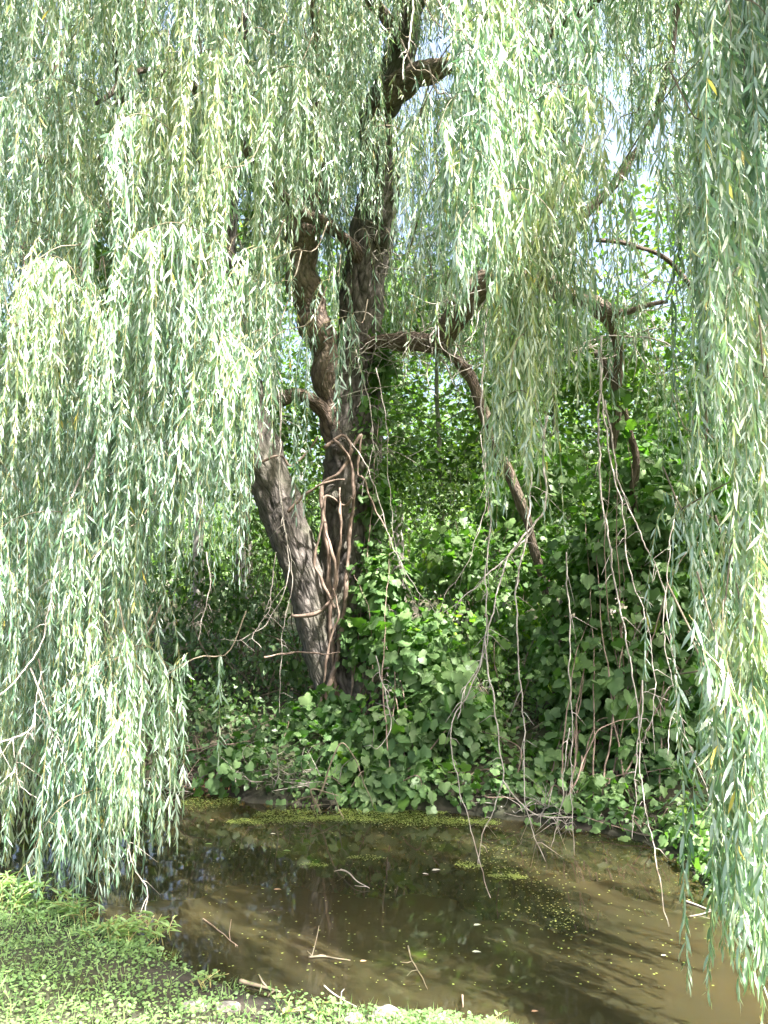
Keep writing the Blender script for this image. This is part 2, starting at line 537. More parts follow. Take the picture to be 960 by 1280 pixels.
c, S0 = limb([(462, 925, 8.6, 52), (452, 880, 8.6, 42), (445, 820, 8.6, 37), (440, 740, 8.6, 34), (438, 650, 8.6, 36), (440, 570, 8.6, 34),
              (447, 490, 8.6, 31), (450, 420, 8.6, 28), (455, 350, 8.6, 27), (466, 290, 8.6, 26), (476, 220, 8.5, 23), (470, 150, 8.4, 20),
              (484, 118, 8.3, 22), (500, 70, 8.3, 19), (508, 0, 8.3, 17), (500, -120, 8.3, 14), (490, -260, 8.3, 9)], segs=44, step=0.03)
# burrs on the trunk
for (x, y, r) in [(472, 268, 13), (478, 300, 11), (425, 560, 15), (455, 610, 14), (420, 620, 12), (462, 540, 12), (432, 680, 12)]:
    p = at(x, y, 8.38)
    th = np.linspace(0, 2 * math.pi, 5)
    q_ = np.array([p + np.array([rng.normal() * .02, -.02 * k + .03, .05 * (k - 2)]) for k in range(5)])
    tube(c, spline(q_, 10), r * 8.4 / F * np.sin(np.linspace(0.3, 2.8, 10)), 12, 0, .5, 1.5, rng.uniform(0, 50))
wpart(c, 'trunk', M['bark'], 'upright ridged trunk wound round with old vine stems')
c, S1 = limb([(425, 880, 8.4, 22), (408, 830, 8.4, 24), (398, 780, 8.4, 24), (385, 730, 8.35, 23), (366, 680, 8.3, 25), (352, 640, 8.3, 27), (338, 600, 8.3, 27),
              (322, 565, 8.3, 31), (316, 520, 8.3, 22), (312, 470, 8.3, 14), (300, 420, 8.3, 13), (285, 330, 8.2, 12), (290, 200, 8.1, 10),
              (302, 60, 8.0, 9), (310, -60, 7.9, 7)], segs=36, step=0.03)
wpart(c, 'trunk', M['bark'], 'leaning grey trunk that bends left above the vines')
for (nm, pts, sg, lb) in [
    ('limb', [(430, 560, 8.55, 20), (412, 500, 8.5, 17), (405, 450, 8.4, 17), (392, 400, 8.3, 20), (382, 350, 8.2, 22), (378, 290, 8.1, 19), (392, 250, 8.0, 14), (405, 180, 7.9, 12), (400, 60, 7.7, 9), (390, -80, 7.5, 7)], 26, 'reddish brown limb left of the main trunk'),
    ('limb', [(312, 500, 8.3, 8), (340, 503, 8.25, 9), (370, 495, 8.25, 9), (400, 508, 8.4, 8), (425, 540, 8.5, 7)], 14, 'short arched limb bridging the two trunks'),
    ('limb', [(445, 440, 8.5, 10), (490, 428, 8.2, 10), (535, 428, 7.9, 12), (562, 405, 7.6, 18), (580, 380, 7.4, 17), (620, 352, 7.2, 15), (665, 345, 7.0, 14), (700, 360, 6.8, 12), (745, 385, 6.6, 9), (785, 392, 6.5, 4.5), (830, 375, 6.4, 2)], 20, 'crooked limb reaching right behind the hanging leaves'),
    ('limb', [(468, 160, 8.4, 15), (490, 115, 8.1, 17), (520, 93, 7.8, 15), (565, 84, 7.5, 13), (620, 80, 7.1, 9), (680, 50, 6.6, 7), (740, 0, 6.0, 5), (790, -90, 5.2, 4)], 18, 'high limb forking right from the trunk'),
    ('limb', [(540, 425, 7.9, 6), (575, 455, 8.0, 6.5), (598, 500, 8.1, 7), (622, 560, 8.2, 7), (645, 615, 8.3, 6), (670, 690, 8.4, 6), (690, 760, 8.5, 6), (698, 830, 8.6, 7), (702, 900, 8.6, 7)], 14, 'dark drooping limb sloping down to the bank'),
    ('limb', [(745, 390, 6.6, 7), (768, 410, 6.8, 7), (775, 450, 7.0, 7), (770, 500, 7.2, 6), (766, 560, 7.3, 4)], 12, 'short limb stub hanging below the right limb'),
    ('limb', [(745, 440, 7.0, 4), (765, 470, 7.2, 6), (780, 520, 7.4, 5), (795, 575, 7.6, 5), (790, 640, 7.8, 4)], 10, None),
    ('limb', [(640, 340, 7.1, 7), (700, 300, 7.0, 7), (760, 240, 6.9, 6), (800, 180, 6.8, 5), (830, 110, 6.6, 5), (850, 0, 6.3, 5), (870, -80, 6.0, 4)], 12, 'limb rising to the right against white sky'),
    ('limb', [(455, 330, 8.5, 8), (420, 290, 8.0, 8), (360, 250, 7.2, 7), (300, 180, 6.5, 7), (240, 110, 5.9, 6), (180, 90, 5.4, 4), (120, 130, 5.1, 3)], 12, None),
    ('limb', [(302, 420, 8.2, 8), (230, 330, 7.6, 8), (170, 240, 7.0, 7), (150, 150, 6.5, 6), (148, 60, 6.1, 5), (150, -60, 5.8, 4)], 12, None),
    ('limb', [(508, 60, 8.3, 9), (470, 10, 7.2, 8), (430, -60, 6.2, 7), (360, -130, 5.4, 5), (280, -160, 4.8, 4)], 12, None),
    ('limb', [(508, 30, 8.3, 9), (560, -60, 7.0, 8), (640, -140, 5.9, 7), (760, -220, 4.9, 5), (900, -260, 4.1, 4)], 12, None),
    ('limb', [(280, 330, 8.2, 6), (180, 215, 7.6, 5), (60, 200, 7.2, 5), (-40, 205, 7.0, 4)], 10, None),
    ('limb', [(745, 300, 6.9, 2.5), (790, 305, 6.9, 3), (840, 330, 7.0, 3), (880, 390, 7.1, 3), (885, 470, 7.2, 3), (880, 560, 7.3, 2)], 10, None)]:
    c, S = limb(pts, segs=sg)
    wpart(c, nm, M['limb'] if sg != 36 else M['bark'], lb)

# dead web of fine branches round the fork
c = Acc()
for k in range(70):
    src = random.choice([(450, 440, 8.4), (490, 428, 8.1), (535, 425, 7.9), (470, 330, 8.4), (560, 400, 7.6), (770, 420, 6.9), (800, 410, 6.5), (440, 560, 8.4), (400, 500, 8.4), (620, 350, 7.2)])
    p = at(*src) + rng.normal(size=3) * .08
    d = unit(rng.normal(size=3) * np.array([1.2, .8, .6]) + np.array([.25, -.3, -.05]))
    pts = [p]
    for s in range(6):
        d = unit(d + rng.normal(size=3) * .45 + np.array([0, 0, -.08]))
        pts.append(pts[-1] + d * rng.uniform(.07, .2))
    S = spline(np.array(pts), 22)
    tube(c, S, np.linspace(rng.uniform(.004, .010), .0018, 22), 5)
    for s2 in range(3):
        kk = rng.integers(6, 18); d2 = unit(rng.normal(size=3) + np.array([0, -.2, -.2])); q_ = [S[kk]]
        for s in range(3):
            d2 = unit(d2 + rng.normal(size=3) * .4); q_.append(q_[-1] + d2 * .09)
        tube(c, spline(np.array(q_), 8), np.linspace(.003, .0012, 8), 4)
wpart(c, 'dead_branches', M['twig'], 'tangle of thin dead branches around the fork', 'stuff')

# bare hanging twigs, each its own part: (distance at top, distance at bottom, top radius mm, points)
TW = [
 (5.6, 4.6, 8, [(610, 375), (603, 470), (605, 560), (612, 640), (608, 720), (606, 800), (598, 840), (570, 890), (564, 920), (575, 990), (590, 1040), (612, 1120)]),
 (5.6, 5.2, 11, [(684, 520), (678, 570), (684, 625), (668, 655), (640, 692), (600, 727), (552, 770)]),
 (5.4, 4.9, 7, [(668, 655), (640, 690), (618, 750), (605, 820), (582, 856), (572, 900)]),
 (5.1, 4.8, 6, [(606, 800), (612, 850), (625, 930), (628, 975), (605, 1040), (598, 1082)]),
 (5.3, 4.5, 7, [(662, 560), (664, 620), (655, 680), (646, 740), (646, 800), (652, 860), (655, 940), (660, 1020), (680, 1075)]),
 (4.8, 4.7, 5, [(628, 975), (650, 1005), (680, 1019), (718, 1021)]),
 (5.6, 4.2, 9, [(752, 420), (750, 500), (748, 560), (755, 640), (765, 700), (778, 780), (793, 850), (799, 930), (808, 1020), (824, 1092), (836, 1158)]),
 (5.4, 4.6, 7, [(748, 440), (760, 560), (775, 620), (785, 700), (805, 770), (815, 810), (818, 870), (806, 930)]),
 (5.4, 4.8, 7, [(756, 500), (774, 600), (800, 668), (825, 718), (833, 770), (843, 820), (845, 860), (838, 905), (836, 945)]),
 (4.7, 4.5, 5, [(803, 850), (801, 910), (795, 960), (790, 1048)]),
 (5.0, 4.8, 5, [(708, 690), (712, 800), (714, 900), (715, 960), (714, 1020), (718, 1067)]),
 (5.2, 5.0, 3, [(712, 910), (706, 960), (700, 1010), (690, 1060)]),
 (7.0, 6.2, 5, [(434, 405), (448, 450), (466, 530), (462, 575), (452, 620)]),
 (7.2, 6.4, 6, [(440, 555), (462, 590), (484, 662), (505, 712), (546, 768)]),
 (6.0, 5.6, 5, [(300, 300), (318, 400), (345, 480), (350, 540), (350, 610), (362, 694), (364, 740), (352, 800), (350, 892)]),
 (6.2, 5.8, 7, [(330, 430), (352, 480), (349, 570), (352, 640), (361, 690), (358, 730), (332, 780), (300, 800), (275, 800)]),
 (6.1, 5.9, 4, [(345, 690), (336, 758), (316, 795), (328, 810)]),
 (5.3, 4.4, 10, [(175, 440), (168, 522), (140, 545), (118, 566), (96, 608), (82, 650), (70, 710), (62, 760), (42, 820), (0, 872), (-50, 900)]),
 (4.8, 4.7, 6, [(38, 835), (55, 880), (75, 940), (88, 982)]),
 (4.6, 4.7, 6, [(-40, 932), (0, 928), (35, 915), (46, 880), (50, 840)]),
 (4.7, 4.8, 4, [(44, 905), (22, 950), (27, 985), (50, 1003)]),
 (4.9, 4.8, 6, [(120, 900), (140, 970), (163, 1070), (182, 1112), (183, 1146)]),
 (6.4, 6.4, 5, [(66, 632), (100, 634), (137, 635)]),
 (6.3, 5.9, 6, [(258, 690), (262, 730), (254, 770), (248, 800)]),
 (7.0, 6.8, 4, [(470, 460), (482, 520), (486, 600), (496, 690), (520, 760)]),
 (5.6, 5.0, 4, [(470, 820), (488, 900), (470, 938), (466, 910)]),
 (6.9, 6.6, 5, [(600, 540), (607, 620), (590, 690), (560, 740), (548, 768)]),
 (3.9, 3.7, 5, [(520, -60), (516, 20), (508, 60), (503, 100)]),
 (5.0, 4.9, 4, [(846, 620), (836, 700), (830, 790), (852, 900), (890, 1010), (902, 1080)]),
 (6.6, 6.2, 4, [(480, 312), (505, 318), (530, 300), (545, 288), (552, 268)]),
 (6.8, 6.4, 3, [(480, 228), (510, 224), (535, 222)]),
]
for (y0, y1, r, pts) in TW:
    n = len(pts)
    P = np.array([at(x, y, y0 + (y1 - y0) * k / (n - 1)) for k, (x, y) in enumerate(pts)])
    m_ = n * 9
    S = wob(wob(spline(P, m_), 0.010, 5), .004, 17)
    c = Acc()
    tube(c, S, np.linspace(r / 1000 * .95, 0.0020, m_), 6, 0)
    for k in range(int(n * 2.2)):       # tiny broken spurs
        i0 = rng.integers(3, m_ - 3)
        d = unit(rng.normal(size=3) * np.array([1, .6, .4]) + np.array([0, 0, -.5]))
        tube(c, np.array([S[i0], S[i0] + d * .03, S[i0] + unit(d + [0, 0, -.5]) * rng.uniform(.05, .22)]), [.0028, .002, .001], 4)
    wpart(c, 'bare_twig', M['twig'])

# ---- hanging leafy strands
WOUT = np.array([0.0, -1.0, 0.0])


OPEN = [(790, 190, 17, 30, .45), (806, 250, 14, 26, .8), (768, 150, 12, 14, .8), (830, 385, 20, 34, .75), (748, 372, 10, 16, .7), (300, 285, 10, 20, .75), (130, 335, 10, 22, .75),
        (12, 385, 8, 26, .7), (458, 350, 24, 60, .8), (385, 350, 16, 40, .55), (525, 90, 48, 20, .9), (338, 640, 24, 60, .75), (515, 470, 20, 60, .6), (590, 385, 12, 8, .6)]


def strand(acc, P0, L, out, drift, leaf=0.085, gap=0.024, tone=0.5, bare=0.08, tw_r=0.0014):
    """one trailing shoot: leaves from P0 outward a little, then straight down for L metres"""
    m_ = max(5, int(L / 0.12))
    s = np.linspace(0, L, m_)
    ar = rng.uniform(.08, .28) * min(1.0, max(.35, (P0[1] - 2.0) / 3.2))
    ph = rng.uniform(0, 6.28, 2)
    def pos(s):
        hor = out[None] * (ar * (1 - np.exp(-s / 0.28)))[:, None]
        sw = np.stack([np.sin(s * 2.2 + ph[0]) - math.sin(ph[0]), np.sin(s * 1.8 + ph[1]) - math.sin(ph[1]), 0 * s], -1) * 0.022
        dn = np.maximum(s - 0.16 * (1 - np.exp(-s / 0.16)), 0)
        return P0 + hor + sw + drift[None] * s[:, None] + np.stack([0 * s, 0 * s, -dn], -1)
    for (gx_, gy_, rx_, ry_, pr) in OPEN:      # thin spots of the crown
        Q = pos(s)
        rel = Q - CAM
        c_, s_ = math.cos(PITCH), math.sin(PITCH)
        dep = rel[:, 1] * c_ + rel[:, 2] * s_
        up = -rel[:, 1] * s_ + rel[:, 2] * c_
        ux = 480 + F * rel[:, 0] / np.maximum(dep, .1); uy = 640 - F * up / np.maximum(dep, .1)
        if (dep > .2).all() and (((ux - gx_) / rx_) ** 2 + ((uy - gy_) / ry_) ** 2).min() < 1 and rng.uniform() < pr:
            return
    tube(acc, pos(s), np.linspace(tw_r, 0.0007, m_), 3, 1, tone, cap=False)
    sl = np.arange(bare * L, L, gap)
    n = len(sl)
    sl = sl + rng.uniform(-.4, .4, n) * gap
    keep = rng.uniform(size=n) > 0.10
    sl = sl[keep]; n = len(sl)
    if n < 2: return
    P = pos(sl)
    phi = np.arange(n) * 2.4 + rng.uniform(0, 6.28) + rng.normal(size=n) * .5
    h = np.stack([np.cos(phi), np.sin(phi), 0 * phi], -1)
    th = np.clip(rng.normal(0.46, 0.24, n), 0.06, 1.4)
    endk = np.clip((L - sl) / 0.25, 0, 1)
    th = th * (0.55 + 0.45 * endk)
    dn = np.array([0, 0, -1.0])
    D = dn * np.cos(th)[:, None] + h * np.sin(th)[:, None]
    Nn = h * np.cos(th)[:, None] - dn * np.sin(th)[:, None]
    Sx = np.cross(D, Nn)
    ro = rng.normal(0, 0.9, n)[:, None]
    Nn = Nn * np.cos(ro) + Sx * np.sin(ro)
    LL = leaf * rng.uniform(.7, 1.25, n) * (0.65 + 0.35 * endk)
    rr = np.clip(tone + rng.normal(0, .16, n), 0, .955)
    rr[rng.uniform(size=n) < 0.008] = 1.0
    leaves(acc, P, D, Nn, LL, LL * rng.uniform(.115, .17, n), WILLOW, 0, rr, rng.uniform(.2, 1.8, n))


def bunch(acc, tip, L, n, spread, leaf=0.085, gap=0.024, feeder=True):
    """a spray of shoots hanging from one arching twig; its longest tips reach tip"""
    top = np.array(tip) + np.array([0, 0, L])
    o0 = unit(np.array([rng.normal() * .7, -0.6 + rng.normal() * .5, 0]))
    nz = mnoise.noise(Vector((tip[0] * 1.3, tip[1] * 1.1, tip[2] * .9)))
    tone0 = np.clip(.45 + .75 * nz + rng.normal() * .12, .0, .88)
    leaf = leaf * rng.uniform(.75, 1.12); gap = gap * rng.uniform(.85, 1.15)
    # arching twig
    back = top - o0 * rng.uniform(.35, .8) + np.array([0, 0.1, rng.uniform(.0, .3)])
    sc_ = min(1.0, max(.3, (tip[1] - 2.0) / 3.2))
    back = top - o0 * rng.uniform(.2, .45) * sc_ + np.array([0, 0.1, rng.uniform(.05, .3)])
    A = spline(np.array([back - o0 * .1 + np.array([0, .05, .25]), back, (back + top) / 2 + np.array([0, 0, .04]), top, top + o0 * .08 * sc_ + np.array([0, 0, -.10])]), 14)
    if feeder:
        tube(acc, A, np.linspace(.005, .0018, 14), 4, 2, .2)
    for k in range(n):
        t = rng.uniform(.25, 1.0)
        p = A[min(13, int(t * 13))] + rng.normal(size=3) * np.array([spread, spread, .03])
        zt = tip[2] + (0 if k == 0 else abs(rng.normal(0, .2)) * L)
        Lk = max(0.25, p[2] - zt + .14)
        a2 = math.atan2(o0[1], o0[0]) + rng.normal() * .9
        o = np.array([math.cos(a2), math.sin(a2), 0])
        dr = np.array([rng.normal() * .03, rng.normal() * .03, 0])
        strand(acc, p, Lk, o, dr, leaf, gap, np.clip(tone0 + rng.normal() * .08, 0, .9), bare=rng.uniform(0, .12))


def prof(pts, x):
    return float(np.interp(x, [p[0] for p in pts], [p[1] for p in pts]))


boughs = []      # (size, acc)


def curtain(x0, x1, dx, Ys, pts, top, n=7, L=(.6, 1.9), stepm=0.72, leaf=0.080, gap=0.016, spread=0.04, keep=1.0, jit=45, skip=None, wild=0.25):
    """columns of sprays hanging one below the other, lowest tips on the profile pts"""
    for Y0 in Ys:
        x = x0 + rng.uniform(0, dx)
        while x < x1:
            c = Acc()
            Y = Y0 + rng.normal() * .12
            b = prof(pts, x) + rng.normal() * jit * .6
            if rng.uniform() < wild: b -= rng.uniform(20, 90)
            py = b
            first = True
            while py > top - 60:
                xx = x + rng.normal() * dx * .35
                if (first or (rng.uniform() < keep and mnoise.noise(Vector((xx / 80, py / 130, Y * 3))) > -.08)) and not (skip and skip(xx, py)):
                    tip = at(xx, py, Y + rng.normal() * .1)
                    bunch(c, tip, rng.uniform(*L), int(n * 1.45 + rng.integers(-4, 5)), spread, leaf, gap)
                py -= stepm * rng.uniform(.7, 1.3) * F / Y
                first = False
            if c.n: boughs.append((c.n / Y0 ** 2, c))
            x += dx * rng.uniform(1.15, 1.9)


# lower left mass over the bank edge
curtain(-70, 40, 34, [5.5, 6.0], [(-80, 1100), (0, 1085), (30, 1040), (50, 1000)], -20, n=7)
curtain(62, 178, 24, [4.75], [(62, 1110), (95, 1140), (130, 1100), (160, 1060), (190, 1085), (225, 1070)], 560, n=7)
curtain(15, 172, 30, [5.2, 5.8], [(20, 1000), (60, 1010), (110, 1060), (160, 1040), (200, 1040), (222, 1000)], -20, n=7)
# left and middle-left mass
curtain(-60, 165, 38, [4.9], [(-60, 560), (0, 480), (60, 560), (150, 520), (200, 620), (250, 610)], -20, n=7, keep=.85)
curtain(165, 320, 26, [4.6], [(160, 470), (190, 600), (235, 600), (262, 650), (300, 720), (318, 640), (335, 520)], 60, n=7)
curtain(170, 330, 34, [5.1, 5.7], [(180, 600), (240, 540), (290, 620), (330, 480), (350, 380)], -20, n=7, keep=.9)
# across the top of the trunk
curtain(335, 470, 28, [5.2, 6.0], [(335, 400), (370, 300), (395, 280), (420, 240), (450, 190), (470, 150)], -30, n=7, L=(.6, 1.5))
curtain(440, 500, 22, [6.0, 6.6], [(440, 200), (470, 260), (500, 230)], 60, n=6, L=(.5, 1.1))
curtain(470, 560, 24, [5.6, 6.4], [(470, 40), (500, 0), (540, 30), (560, 160)], -60, n=6, L=(.5, 1.1))
# the bright drape right of centre
curtain(548, 625, 17, [3.5, 3.75], [(540, 250), (552, 290), (575, 370), (600, 350), (625, 350), (640, 380)], -60, n=7, L=(.6, 1.4), stepm=.42, leaf=.088, wild=.1, jit=20)
curtain(600, 770, 26, [4.2], [(600, 360), (640, 470), (690, 500), (725, 470), (745, 510), (770, 400)], -20, n=7, L=(.6, 1.5), leaf=.088)
curtain(560, 750, 36, [4.9], [(560, 230), (620, 300), (700, 400), (770, 340)], -20, n=6, L=(.6, 1.5), keep=.8)
sky_gap = lambda x, y: (750 < x < 835 and 130 < y < 330)
curtain(775, 870, 30, [4.2, 5.0], [(760, 90), (800, 110), (860, 200)], -20, n=6, L=(.5, 1.2))
curtain(780, 880, 32, [6.2, 6.8], [(775, 400), (800, 560), (850, 580), (880, 620)], 60, n=5, L=(.5, 1.0), skip=sky_gap, keep=.85)
# right edge curtain
curtain(965, 1050, 24, [2.9], [(960, 400), (1050, 480)], -60, n=6, L=(.6, 1.2), stepm=.5, leaf=.09)  # columns out of view, added to shade the water
curtain(928, 985, 15, [3.15], [(900, 960), (930, 1180), (950, 1285), (1010, 1300)], -60, n=6, L=(.7, 1.6), stepm=.6, leaf=.098, spread=.04)
curtain(915, 985, 20, [3.7], [(885, 760), (900, 960), (940, 1130), (1010, 1200)], -60, n=6, L=(.7, 1.6), stepm=.65, leaf=.092)
curtain(905, 980, 26, [4.4], [(880, 640), (900, 860), (1010, 1050)], -60, n=6, L=(.7, 1.6), leaf=.088, keep=.85)
print('boughs', len(boughs), sum(c.n for _, c in boughs) / 6)

def cascade(px, py, w_px, Y, L, sgn=1):
    c = Acc()
    w_ = w_px * Y / F
    o = at(px, py, Y)
    A = spline(np.array([o + [-sgn * w_ * .75, .9, -.05], o + [-sgn * w_ * .45, .35, .04], o + [0, 0, .05], o + [sgn * w_ * .35, -.12, -.06], o + [sgn * w_ * .55, -.2, -.25]]), 40)
    tube(c, A, np.linspace(.005, .0012, 40), 5, 2)
    n = int(w_ / .022)
    tone0 = np.clip(rng.normal(.5, .18), .1, .85)
    for k in range(n):
        t = rng.uniform(.12, 1)
        p = A[int(t * 39)]
        a2 = rng.normal() * 1.1 - math.pi / 2
        Lk = L * (.45 + .55 * math.sin(math.pi * min(1, t * .9 + .1))) * rng.uniform(.45, 1.1) + .1
        strand(c, p, Lk, np.array([math.cos(a2), math.sin(a2), 0]), np.array([rng.normal() * .03, rng.normal() * .03, 0]), .088, .019, np.clip(tone0 + rng.normal() * .08, 0, .9), bare=0)
    boughs.append((c.n / Y ** 2, c))


for a_ in [(250, 75, 150, 4.5, 1.4), (185, 155, 80, 4.3, 1.2, -1), (350, 95, 120, 4.8, 1.2), (80, 110, 120, 4.9, 1.2, -1), (60, 330, 110, 4.7, 1.4), (225, 290, 110, 4.3, 1.5, -1),
           (285, 430, 80, 4.3, 1.3), (110, 480, 120, 4.8, 1.3), (50, 650, 110, 4.9, 1.2, -1), (185, 560, 90, 4.7, 1.0), (150, 900, 50, 4.6, .8), (90, 1010, 60, 4.5, .5, -1),
           (600, 30, 110, 3.5, .9), (575, 80, 90, 3.4, .9), (590, 130, 90, 3.4, .8, -1), (575, 200, 80, 3.35, .7), (605, 270, 80, 3.4, .6, -1), (650, 500, 40, 3.95, .6), (640, 250, 90, 3.5, .7), (700, 120, 120, 3.8, 1.1), (705, 330, 80, 4.0, .8), (655, 430, 50, 3.9, .8, -1),
           (915, 60, 90, 3.2, 1.1), (925, 350, 90, 3.15, 1.1, -1), (985, 600, 50, 3.2, .8), (990, 860, 50, 3.1, .7)]:
    cascade(*a_)
for (px, py, Y, L, n) in [(652, 670, 4.0, 1.1, 9), (640, 620, 4.05, 1.2, 11), (664, 600, 4.0, 1.1, 10), (655, 520, 3.95, 1.0, 11), (325, 570, 4.9, 1.0, 8), (338, 520, 5.0, 1.0, 8), (296, 560, 4.5, 1.1, 9), (692, 515, 4.2, 1.0, 9), (745, 525, 4.4, 1.1, 10), (722, 480, 4.3, 1.0, 9),
                          (420, 545, 6.0, .9, 8), (412, 470, 6.0, .8, 6), (300, 745, 4.6, 1.3, 13), (312, 700, 4.6, 1.2, 9), (268, 690, 4.5, 1.3, 12), (240, 640, 4.5, 1.3, 12),
                          (105, 1148, 4.7, 1.3, 14), (80, 1120, 4.7, 1.2, 10), (200, 1092, 4.8, 1.2, 13), (165, 1075, 4.75, 1.1, 11), (205, 1040, 4.8, .9, 6), (20, 1095, 5.6, 1.3, 12), (-10, 1080, 5.5, 1.3, 12),
                          (950, 1290, 3.1, .9, 7), (935, 1225, 3.1, 1.0, 7), (915, 1100, 3.2, 1.0, 7), (555, 340, 3.65, .9, 8), (575, 390, 3.7, 1.0, 10), (600, 370, 3.7, 1.1, 10)]:
    c = Acc()
    bunch(c, at(px, py, Y), L, n, .035, .085, .018)
    boughs.append((c.n / Y ** 2, c))
boughs.sort(key=lambda t: -t[0])
rest = Acc()
for k, (sz, c) in enumerate(boughs):
    if k < 98:
        wpart(c, 'hanging_bough', [M['willow'], M['green_twig'], M['stem']])
    else:
        rest.V += c.V; rest.R += c.R; rest.U += c.U; rest.M += c.M
        rest.F += [f + rest.n for f in c.F]; rest.n += c.n


def crown_bunches(acc, n, fn, nst=5, L=(.8, 1.6), gap=.035, leaf=.095):
    for k in range(n):
        p = fn()
        if p is None: continue
        bunch(acc, p, rng.uniform(*L), nst, .09, leaf, gap, feeder=True)


# behind and beside the trunk
def back_pt():
    Y = rng.uniform(7.2, 11.5)
    px = rng.uniform(-60, 1020)
    bot = prof([(-60, 900), (120, 860), (240, 740), (300, 560), (360, 400), (430, 420), (480, 450), (540, 500), (600, 500), (700, 380), (760, 300), (850, 430), (1020, 600)], px)
    py = rng.uniform(-60, bot)
    if 725 < px < 860 and 110 < py < 540: return None
    if 430 < px < 490 and 200 < py < 420 and Y < 8.8: return None
    return at(px, py, Y)


crown_bunches(rest, 1050, back_pt, nst=8, leaf=.10, gap=.03)


def roof_pt():  # crown dome, mostly unseen, shaped for shade with gaps for the sun
    x, y = rng.uniform(-7, 6.5), rng.uniform(3.0, 14)
    r = math.hypot(x / 7.5, (y - 8.8) / (6.8 if y < 8.8 else 3.4))
    if r > 1 or (x > 2.9 and y < 5.0) or (y < 3.5 and x < .6) or (y < 3.8 and .2 < x < 2.6): return None
    z = 4.7 + 4.8 * math.sqrt(1 - r * r) + rng.normal() * .45
    if y < 5.5 and rng.uniform() < .5: z = 1.9 + .80 * y + rng.uniform(.1, .8)
    if sky_gap(480 + x / y * F, 640 - math.tan(math.atan2(z + .7 - 1.9, y) - PITCH) * F): return None
    return np.array([x, y, z])


def over_shade_pt():  # unseen sprays added overhead to keep sun off the middle water
    x = rng.uniform(.45, 3.3)
    return np.array([x, rng.uniform(1.5, 1.9) if x < 1.7 else rng.uniform(2.4 if rng.uniform() < .6 else 1.8, 3.1), rng.uniform(4.3, 5.4)])


crown_bunches(rest, 120, lambda: np.array([rng.uniform(2.1, 5.3), rng.uniform(3.25, 5.2), rng.uniform(4.7, 6.2)]), nst=8, L=(.4, 1.0), gap=.03, leaf=.13)  # more unseen sprays, added to shade the far water


def inner_shade_pt():  # extra layer above the view, added to shade the trunk
    x, y = rng.uniform(-5, 4), rng.uniform(4.2, 9.5)
    if x > 2.6 and y < 5.5: return None
    return np.array([x, y, 1.9 + .80 * y + rng.uniform(.1, 1.8)])


crown_bunches(rest, 420, inner_shade_pt, nst=8, L=(.5, 1.1), gap=.035, leaf=.15)


crown_bunches(rest, 260, over_shade_pt, nst=8, L=(.3, .8), gap=.03, leaf=.11)


def side_shade_pt():  # side sprays, mostly out of view, added to shade the vines
    y = rng.uniform(4.7, 9)
    return np.array([.5 * y + .3 + abs(rng.normal()) * .9, y, rng.uniform(1.2, 5.5)])


crown_bunches(rest, 220, side_shade_pt, nst=8, L=(.8, 1.5), gap=.03, leaf=.11)
crown_bunches(rest, 1500, roof_pt, nst=7, L=(.5, 1.2), gap=.035, leaf=.14)
wpart(rest, 'crown', [M['willow'], M['green_twig'], M['stem']], 'upper crown and far side of trailing leafy shoots, plus unseen sprays added for shade', 'stuff')
tag(willow, 'old weeping willow with leaning trunk and pale leafy curtains over the pond', 'tree')


# ------------------------------------------------------------------ leaf masses
def blob_leaves(acc, blobs, dens, size, tmpl, mat=0, wr=(.8, 1.1), tone=(.4, .25), inner=.35, flat=0.5, zmin=None):
    """leaves spread through the outer layers of rounded clumps, hanging and overlapping"""
    for (c0, r) in blobs:
        r = np.broadcast_to(np.asarray(r, float), (3,))
        n = int(dens * 4 * r[0] * r[2])
        d = rnd_dirs(n)
        lump = 1 + .22 * np.sin(d[:, 0] * 5 + c0[0] * 7) * np.sin(d[:, 2] * 6 + c0[1]) + .12 * np.sin(d[:, 0] * 13 + d[:, 2] * 11)
        rad = (1 - np.abs(rng.normal(0, inner, n)).clip(0, .95)) * lump
        P = np.asarray(c0) + d * rad[:, None] * r
        out = unit(d / r)
        Nn = unit(out * (1 - flat) + np.array([0, 0, 1.0]) * flat + rng.normal(size=(n, 3)) * .38)
        D = unit(np.array([0, 0, -.8]) + out * .55 + rng.normal(size=(n, 3)) * .5)
        L = size * rng.uniform(.4, 1.25, n)
        ok = P[:, 2] > (zmin if zmin is not None else height(P[:, 0], P[:, 1]) + .01)
        tn = np.clip(rng.normal(tone[0], tone[1], n) + .22 * np.sin(P[:, 0] * 6 + 1) * np.sin(P[:, 2] * 7 + P[:, 1] * 3), 0, 1)
        L = L * (1 + .3 * np.sin(P[:, 0] * 4.3 + 2) * np.sin(P[:, 2] * 5.1))
        leaves(acc, P[ok], D[ok], Nn[ok], L[ok], (L * rng.uniform(*wr, n))[ok], tmpl, mat, tn[ok], rng.uniform(.3, 1.8, n)[ok])


